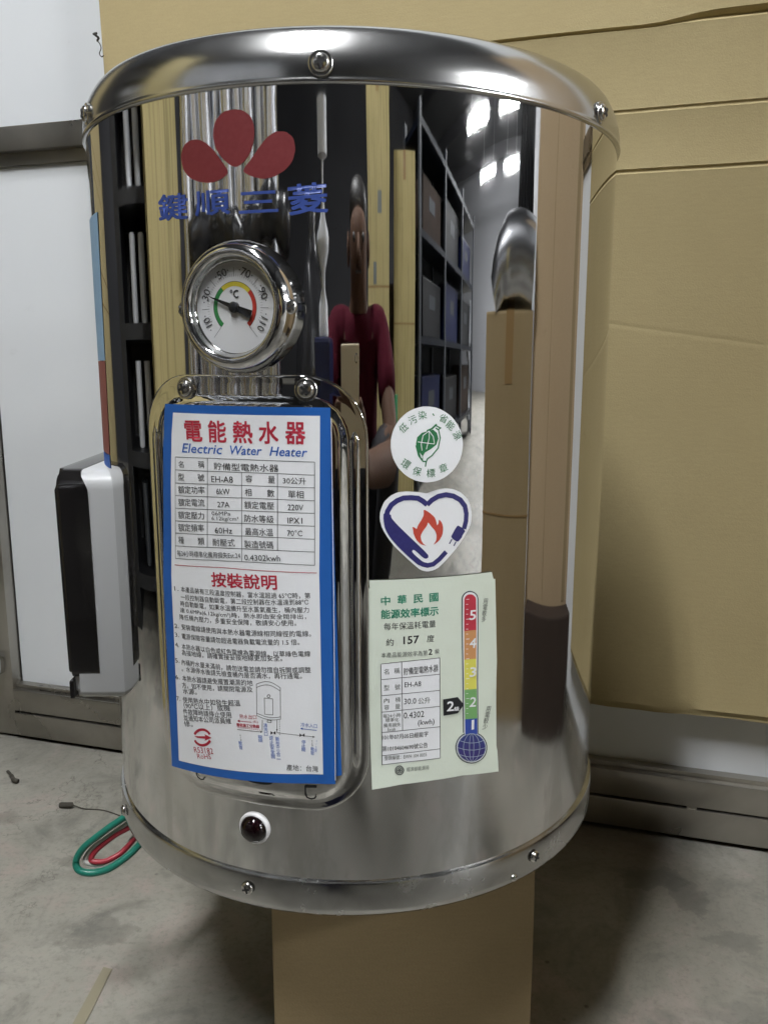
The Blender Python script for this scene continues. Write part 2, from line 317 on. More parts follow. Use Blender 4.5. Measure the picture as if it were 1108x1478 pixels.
# print layouts: T = (part, text, left u, left z, right u, right z, height, style), L = (part, width, points), P = (part, outline); millimetres on the tank's surface
PRINT = {
'rating': {"T":[('heading', '電', -99.2, 282.9, -87.3, 283.2, 11.2, 'b'), ('heading', '能', -83.0, 283.1, -71.9, 283.2, 11.6, 'b'), ('heading', '熱', -67.5, 283.3, -56.3, 283.2, 11.6, 'b'), ('heading', '水', -52.2, 283.3, -41.6, 283.4, 11.5, 'b'), ('heading', '器', -37.5, 283.5, -27.0, 283.3, 11.4, 'b'), ('subtitle', 'Electric', -102.0, 276.4, -74.5, 276.7, 5.1, 'i'), ('subtitle', 'Water', -69.6, 276.8, -51.0, 276.9, 4.8, 'i'), ('subtitle', 'Heater', -46.5, 276.8, -25.9, 276.5, 4.9, 'i'), ('spec_table', '名', -105.1, 267.6, -101.1, 267.8, 3.7, ''), ('spec_table', '稱', -90.8, 268.2, -86.6, 268.3, 4.0, ''), ('spec_table', '貯備型電熱水器', -80.3, 267.8, -41.7, 268.1, 4.1, ''), ('spec_table', '型', -105.6, 260.4, -101.2, 260.6, 3.9, ''), ('spec_table', '號', -91.4, 260.9, -86.9, 261.0, 4.0, ''), ('spec_table', 'EH-A8', -82.2, 260.8, -68.5, 261.2, 3.5, ''), ('spec_table', '容', -60.8, 262.0, -56.9, 262.0, 3.8, ''), ('spec_table', '量', -47.8, 261.9, -43.9, 261.9, 3.9, ''), ('spec_table', '30公升', -39.5, 261.7, -26.8, 261.6, 3.7, ''), ('spec_table', '額定功率', -105.9, 252.9, -87.0, 253.8, 4.3, ''), ('spec_table', '6kW', -79.3, 254.2, -70.7, 254.5, 3.3, ''), ('spec_table', '相', -61.4, 254.3, -57.5, 254.4, 4.1, ''), ('spec_table', '數', -48.5, 254.3, -44.4, 254.3, 4.1, ''), ('spec_table', '單相', -36.8, 254.2, -28.2, 254.1, 4.1, ''), ('spec_table', '額定電流', -106.3, 245.5, -87.4, 246.7, 4.3, ''), ('spec_table', '27A', -78.9, 247.0, -71.0, 247.3, 3.1, ''), ('spec_table', '額定電壓', -62.0, 247.2, -44.8, 247.4, 4.2, ''), ('spec_table', '220V', -37.1, 247.4, -28.5, 247.4, 3.2, ''), ('spec_table', '額定壓力', -106.8, 238.1, -88.0, 239.3, 4.3, ''), ('spec_table', '06MPa', -82.8, 242.1, -70.7, 242.8, 2.2, ''), ('spec_table', '6.12kg/cm²', -83.0, 238.7, -65.7, 239.5, 2.8, ''), ('spec_table', '防水等級', -62.2, 239.8, -45.1, 239.9, 4.2, ''), ('spec_table', 'IPX1', -37.3, 240.2, -29.2, 240.2, 3.2, ''), ('spec_table', '額定頻率', -107.2, 230.8, -88.3, 232.2, 4.4, ''), ('spec_table', '60Hz', -81.1, 232.1, -70.0, 232.6, 3.3, ''), ('spec_table', '最高水溫', -62.0, 232.4, -45.6, 232.7, 4.2, ''), ('spec_table', '70°C', -37.7, 233.2, -29.3, 233.2, 3.3, ''), ('spec_table', '種', -107.8, 223.5, -103.3, 223.8, 4.0, ''), ('spec_table', '類', -93.0, 224.4, -88.4, 224.7, 4.2, ''), ('spec_table', '耐壓式', -82.8, 224.6, -68.5, 225.4, 4.3, ''), ('spec_table', '製造號碼', -62.7, 225.2, -45.6, 225.6, 4.2, ''), ('spec_table', '每24小時標準化備用損失Est.24', -109.2, 215.8, -65.4, 218.8, 3.6, ''), ('spec_table', '0.4302kwh', -62.9, 218.0, -41.9, 218.8, 3.3, ''), ('section_heading', '按裝說明', -84.7, 200.9, -44.2, 202.5, 8.3, 'b'), ('instruction_text', '1.', -112.8, 194.6, -109.4, 194.9, 2.6, ''), ('instruction_text', '本產品裝有三段溫度控制器，當水溫超過 65℃時，第', -107.5, 194.5, -25.4, 198.2, 3.5, ''), ('instruction_text', '一段控制器自動斷電，第二段控制器在水溫達到88℃', -107.8, 189.7, -26.5, 194.5, 3.5, ''), ('instruction_text', '時自動斷電，如果水溫續升至水蒸氣產生，桶內壓力', -108.4, 185.7, -26.3, 190.0, 3.5, ''), ('instruction_text', '達 0.6MPa(6.12kg/cm²)時，熱水即由安全閥排出，', -109.0, 181.4, -28.0, 185.9, 3.5, ''), ('instruction_text', '降低桶內壓力，多重安全保障，敬請安心使用。', -109.6, 177.3, -33.6, 182.2, 3.5, ''), ('instruction_text', '2.', -114.3, 171.5, -110.8, 171.9, 2.6, ''), ('instruction_text', '安裝電線請使用與本熱水器電源線相同線徑的電線。', -108.6, 171.4, -25.4, 176.4, 3.5, ''), ('instruction_text', '3.', -114.3, 166.0, -110.9, 166.4, 2.6, ''), ('instruction_text', '電源保險容量請勿超過電器負載電流量的 1.5 倍。', -108.7, 165.7, -32.0, 171.2, 3.5, ''), ('instruction_text', '4.', -114.5, 159.7, -111.2, 160.1, 2.7, ''), ('instruction_text', '本熱水器以白色或紅色電線為電源線，以草綠色電線', -109.1, 159.3, -25.9, 164.6, 3.5, ''), ('instruction_text', '為接地線，請確實接妥接地線更加安全。', -109.3, 155.4, -42.1, 161.0, 3.6, ''), ('instruction_text', '5.', -115.0, 149.8, -111.5, 150.3, 2.7, ''), ('instruction_text', '內桶貯水量未滿前，請勿送電並請勿擅自拆開或調整', -109.7, 149.4, -25.8, 155.1, 3.6, ''), ('instruction_text', '。水源停水後請先檢查桶內是否滿水，再行通電。', -109.9, 145.3, -31.0, 151.3, 3.6, ''), ('instruction_text', '6.', -115.4, 139.2, -112.0, 139.8, 2.7, ''), ('instruction_text', '本熱水器請避免擺置潮濕的地', -109.6, 139.4, -60.2, 144.7, 3.6, ''), ('instruction_text', '方，如不使用，請關閉電源及', -110.1, 134.9, -60.4, 140.7, 3.6, ''), ('instruction_text', '水源。', -109.7, 131.2, -98.6, 133.0, 3.5, ''), ('instruction_text', '7.', -115.5, 125.6, -112.2, 126.2, 2.7, ''), ('instruction_text', '使用熱水中如發生超溫', -110.0, 125.6, -68.4, 131.2, 3.7, ''), ('instruction_text', '（90℃以上）或機', -109.5, 122.1, -75.2, 127.0, 3.7, ''), ('instruction_text', '件故障時請停止使用', -110.2, 118.1, -74.6, 123.0, 3.7, ''), ('instruction_text', '並通知本公司派員維', -110.0, 114.3, -74.8, 119.2, 3.7, ''), ('instruction_text', '修。', -109.8, 110.4, -102.9, 111.7, 3.6, ''), ('origin_text', '產地：台灣', -41.1, 95.1, -22.5, 95.6, 3.8, ''), ('safety_mark', 'R53182', -102.7, 95.4, -88.2, 97.8, 3.6, ''), ('safety_mark', 'RoHS', -100.3, 92.0, -89.9, 94.1, 3.2, ''), ('hot_outlet_text', '熱水出口', -69.2, 123.7, -58.5, 124.5, 2.6, ''), ('hot_outlet_text', '(紅)', -60.7, 121.9, -57.6, 122.1, 1.8, ''), ('hot_outlet_text', '需依施工分熱線', -71.3, 118.3, -56.9, 119.2, 2.2, 'b'), ('cold_inlet_text', '冷水入口', -32.2, 122.6, -22.8, 122.4, 2.6, ''), ('cold_inlet_text', '清\n洗\n口', -54.2, 115.1, -51.7, 115.2, 7.6, ''), ('cold_inlet_text', '龍\n頭', -57.8, 110.7, -55.1, 110.8, 4.4, ''), ('cold_inlet_text', '軟\n管', -70.2, 104.3, -67.8, 104.5, 5.3, ''), ('cold_inlet_text', '逆\n止\n安\n全\n閥', -50.2, 101.5, -47.6, 101.7, 14.1, ''), ('cold_inlet_text', '新\n型\n三\n合\n一', -46.8, 101.5, -44.4, 101.6, 13.9, ''), ('cold_inlet_text', '停\n止\n閥', -32.2, 107.7, -29.8, 107.6, 7.0, ''), ('cold_inlet_text', '軟\n管', -26.9, 106.0, -24.7, 105.9, 4.8, ''), ('diagram', '1\n/\n2', -69.5, 109.9, -68.4, 110.0, 3.7, ''), ('diagram', '1\n/\n2', -26.3, 111.4, -25.3, 111.4, 3.6, ''), ('cold_inlet_text', '1\n/\n2\n管', -24.4, 108.0, -23.2, 107.9, 7.5, '')],"L":[('spec_table', 0.28, [(-107.3, 273.5), (-82.5, 274.1), (-61.1, 274.3), (-40.9, 274.1), (-22.0, 273.8)]), ('spec_table', 0.28, [(-107.8, 266.1), (-82.8, 266.9), (-61.3, 267.2), (-41.0, 267.2), (-22.1, 266.8)]), ('spec_table', 0.28, [(-108.2, 258.6), (-83.2, 259.6), (-61.5, 260.1), (-41.2, 260.1), (-22.2, 259.9)]), ('spec_table', 0.28, [(-108.7, 251.3), (-83.5, 252.5), (-61.8, 253.1), (-41.4, 253.2), (-22.3, 252.9)]), ('spec_table', 0.28, [(-109.1, 244.0), (-83.8, 245.3), (-62.0, 246.0), (-41.5, 246.2), (-22.4, 246.0)]), ('spec_table', 0.28, [(-109.6, 236.5), (-84.1, 238.1), (-62.2, 238.9), (-41.7, 239.1), (-22.5, 238.9)]), ('spec_table', 0.28, [(-110.0, 229.3), (-84.4, 230.9), (-62.5, 231.8), (-41.9, 232.0), (-22.6, 231.7)]), ('spec_table', 0.28, [(-110.5, 221.7), (-84.8, 223.6), (-62.7, 224.6), (-42.0, 224.8), (-22.7, 224.6)]), ('spec_table', 0.28, [(-111.0, 214.2), (-85.1, 216.2), (-63.0, 217.2), (-42.2, 217.4), (-22.8, 217.2)]), ('spec_table', 0.28, [(-107.3, 273.5), (-111.0, 214.2)]), ('spec_table', 0.28, [(-22.0, 273.8), (-22.8, 217.2)]), ('spec_table', 0.28, [(-84.3, 274.1), (-86.7, 223.5)]), ('spec_table', 0.28, [(-63.1, 267.2), (-64.8, 217.1)]), ('spec_table', 0.28, [(-42.4, 267.2), (-43.4, 224.8)]), ('divider_rule', 0.35, [(-111.8, 210.2), (-76.5, 212.7), (-21.7, 212.9)]), ('safety_mark', 1.6, [(-102.0, 107.1), (-101.5, 108.0), (-100.8, 108.8), (-100.0, 109.6), (-99.0, 110.3), (-98.0, 110.9), (-97.0, 111.3), (-95.9, 111.6), (-94.9, 111.8), (-93.9, 111.8), (-93.0, 111.6), (-92.1, 111.3), (-91.4, 110.9), (-90.8, 110.4), (-90.4, 109.7)]), ('safety_mark', 1.6, [(-102.0, 103.4), (-101.5, 102.7), (-100.9, 102.2), (-100.1, 101.8), (-99.2, 101.5), (-98.3, 101.4), (-97.2, 101.4), (-96.2, 101.6), (-95.1, 101.9), (-94.1, 102.4), (-93.1, 102.9), (-92.3, 103.6), (-91.5, 104.3), (-90.8, 105.2), (-90.3, 106.0)]), ('diagram', 0.25, [(-58.0, 146.0), (-56.1, 146.9), (-54.3, 147.6), (-52.5, 148.1), (-50.7, 148.2), (-48.9, 147.9), (-47.2, 147.2), (-45.4, 146.2), (-43.7, 145.1), (-44.0, 126.2), (-45.8, 125.8), (-47.6, 125.4), (-49.4, 125.2), (-51.2, 125.2), (-53.0, 125.4), (-54.8, 125.8), (-56.6, 126.3), (-58.4, 126.9), (-58.0, 146.0)]), ('diagram', 0.25, [(-58.0, 144.0), (-56.2, 144.9), (-54.3, 145.7), (-52.5, 146.1), (-50.7, 146.2), (-49.0, 145.9), (-47.2, 145.2), (-45.5, 144.3), (-43.8, 143.2)]), ('diagram', 0.25, [(-58.4, 128.4), (-56.6, 127.8), (-54.8, 127.3), (-53.0, 126.9), (-51.1, 126.7), (-49.4, 126.7), (-47.6, 126.9), (-45.8, 127.2), (-44.0, 127.7)]), ('diagram', 0.3, [(-49.9, 139.6), (-50.0, 139.2), (-50.2, 138.9), (-50.6, 138.7), (-51.0, 138.6), (-51.3, 138.8), (-51.6, 139.0), (-51.6, 139.4), (-51.5, 139.8), (-51.3, 140.1), (-50.9, 140.3), (-50.5, 140.4), (-50.2, 140.2), (-50.0, 140.0), (-49.9, 139.6)]), ('diagram', 0.25, [(-53.4, 138.1), (-48.4, 138.1), (-48.5, 128.4), (-53.5, 128.3), (-53.4, 138.1)]), ('diagram', 0.25, [(-51.9, 124.9), (-49.6, 124.9), (-49.6, 123.6), (-52.0, 123.6), (-51.9, 124.9)]), ('diagram', 0.25, [(-55.0, 124.6), (-55.3, 117.2)]), ('diagram', 0.25, [(-46.1, 125.6), (-46.3, 117.8)]), ('diagram', 0.25, [(-71.1, 116.5), (-55.3, 117.2)]), ('diagram', 0.25, [(-46.3, 117.8), (-24.2, 117.0)]), ('diagram', 0.25, [(-44.5, 125.4), (-44.6, 124.8)]), ('diagram', 0.25, [(-44.6, 124.2), (-44.6, 123.7)]), ('diagram', 0.25, [(-44.6, 123.0), (-44.6, 122.5)]), ('diagram', 0.25, [(-44.6, 121.9), (-44.6, 121.3)]), ('diagram', 0.25, [(-44.7, 120.7), (-44.7, 120.1)]), ('diagram', 0.25, [(-44.7, 119.5), (-44.7, 118.9)]), ('diagram', 0.25, [(-44.7, 118.3), (-44.7, 117.7)]), ('diagram', 0.25, [(-44.7, 117.1), (-44.8, 116.5)]), ('hot_outlet_text', 0.25, [(-70.7, 117.8), (-70.0, 117.8)]), ('hot_outlet_text', 0.25, [(-69.4, 117.9), (-68.7, 117.9)]), ('hot_outlet_text', 0.25, [(-68.2, 117.9), (-67.4, 118.0)]), ('hot_outlet_text', 0.25, [(-66.9, 118.0), (-66.2, 118.0)]), ('hot_outlet_text', 0.25, [(-65.6, 118.0), (-64.9, 118.0)]), ('hot_outlet_text', 0.25, [(-64.4, 118.1), (-63.6, 118.1)]), ('hot_outlet_text', 0.25, [(-63.1, 118.1), (-62.4, 118.1)]), ('hot_outlet_text', 0.25, [(-61.9, 118.2), (-61.1, 118.2)]), ('hot_outlet_text', 0.25, [(-60.6, 118.2), (-59.9, 118.2)]), ('hot_outlet_text', 0.25, [(-59.4, 118.2), (-58.7, 118.2)]), ('hot_outlet_text', 0.25, [(-58.2, 118.2), (-57.5, 118.2)]), ('hot_outlet_text', 0.25, [(-57.0, 118.2), (-56.2, 118.2)]), ('hot_outlet_text', 0.35, [(-70.4, 121.9), (-61.7, 122.4)]), ('cold_inlet_text', 0.35, [(-31.5, 121.4), (-23.0, 121.1)])],"P":[('paper_sheet', [(-113.7, 303.1), (-13.3, 302.7), (-14.0, 211.6), (-12.7, 89.1), (-123.0, 80.9), (-122.3, 202.3), (-117.2, 276.4), (-115.2, 294.1)]), ('white_field', [(-107.6, 298.4), (-18.8, 298.4), (-20.4, 211.5), (-19.7, 94.5), (-116.2, 86.5), (-115.1, 203.4), (-111.8, 258.1), (-109.7, 286.1)]), ('safety_mark', [(-102.3, 106.0), (-93.7, 107.9), (-94.2, 109.1), (-89.1, 107.9), (-94.4, 104.9), (-93.8, 106.3), (-100.0, 105.5)]), ('diagram', [(-50.1, 118.3), (-48.7, 117.4), (-50.2, 116.1)]), ('diagram', [(-47.2, 118.6), (-48.7, 117.4), (-47.2, 116.4)]), ('diagram', [(-33.0, 118.5), (-31.6, 117.5), (-33.0, 116.3)]), ('diagram', [(-30.1, 118.7), (-31.6, 117.5), (-30.2, 116.5)]), ('diagram', [(-56.3, 117.7), (-55.3, 117.2), (-56.3, 116.6)]), ('diagram', [(-46.3, 118.8), (-46.8, 119.8), (-45.7, 119.9)]), ('diagram', [(-25.4, 117.6), (-24.2, 117.0), (-25.4, 116.4)]), ('hot_outlet_text', [(-71.0, 121.8), (-69.3, 122.8), (-69.3, 121.2)]), ('cold_inlet_text', [(-32.6, 121.5), (-31.1, 122.2), (-31.1, 120.8)])]},
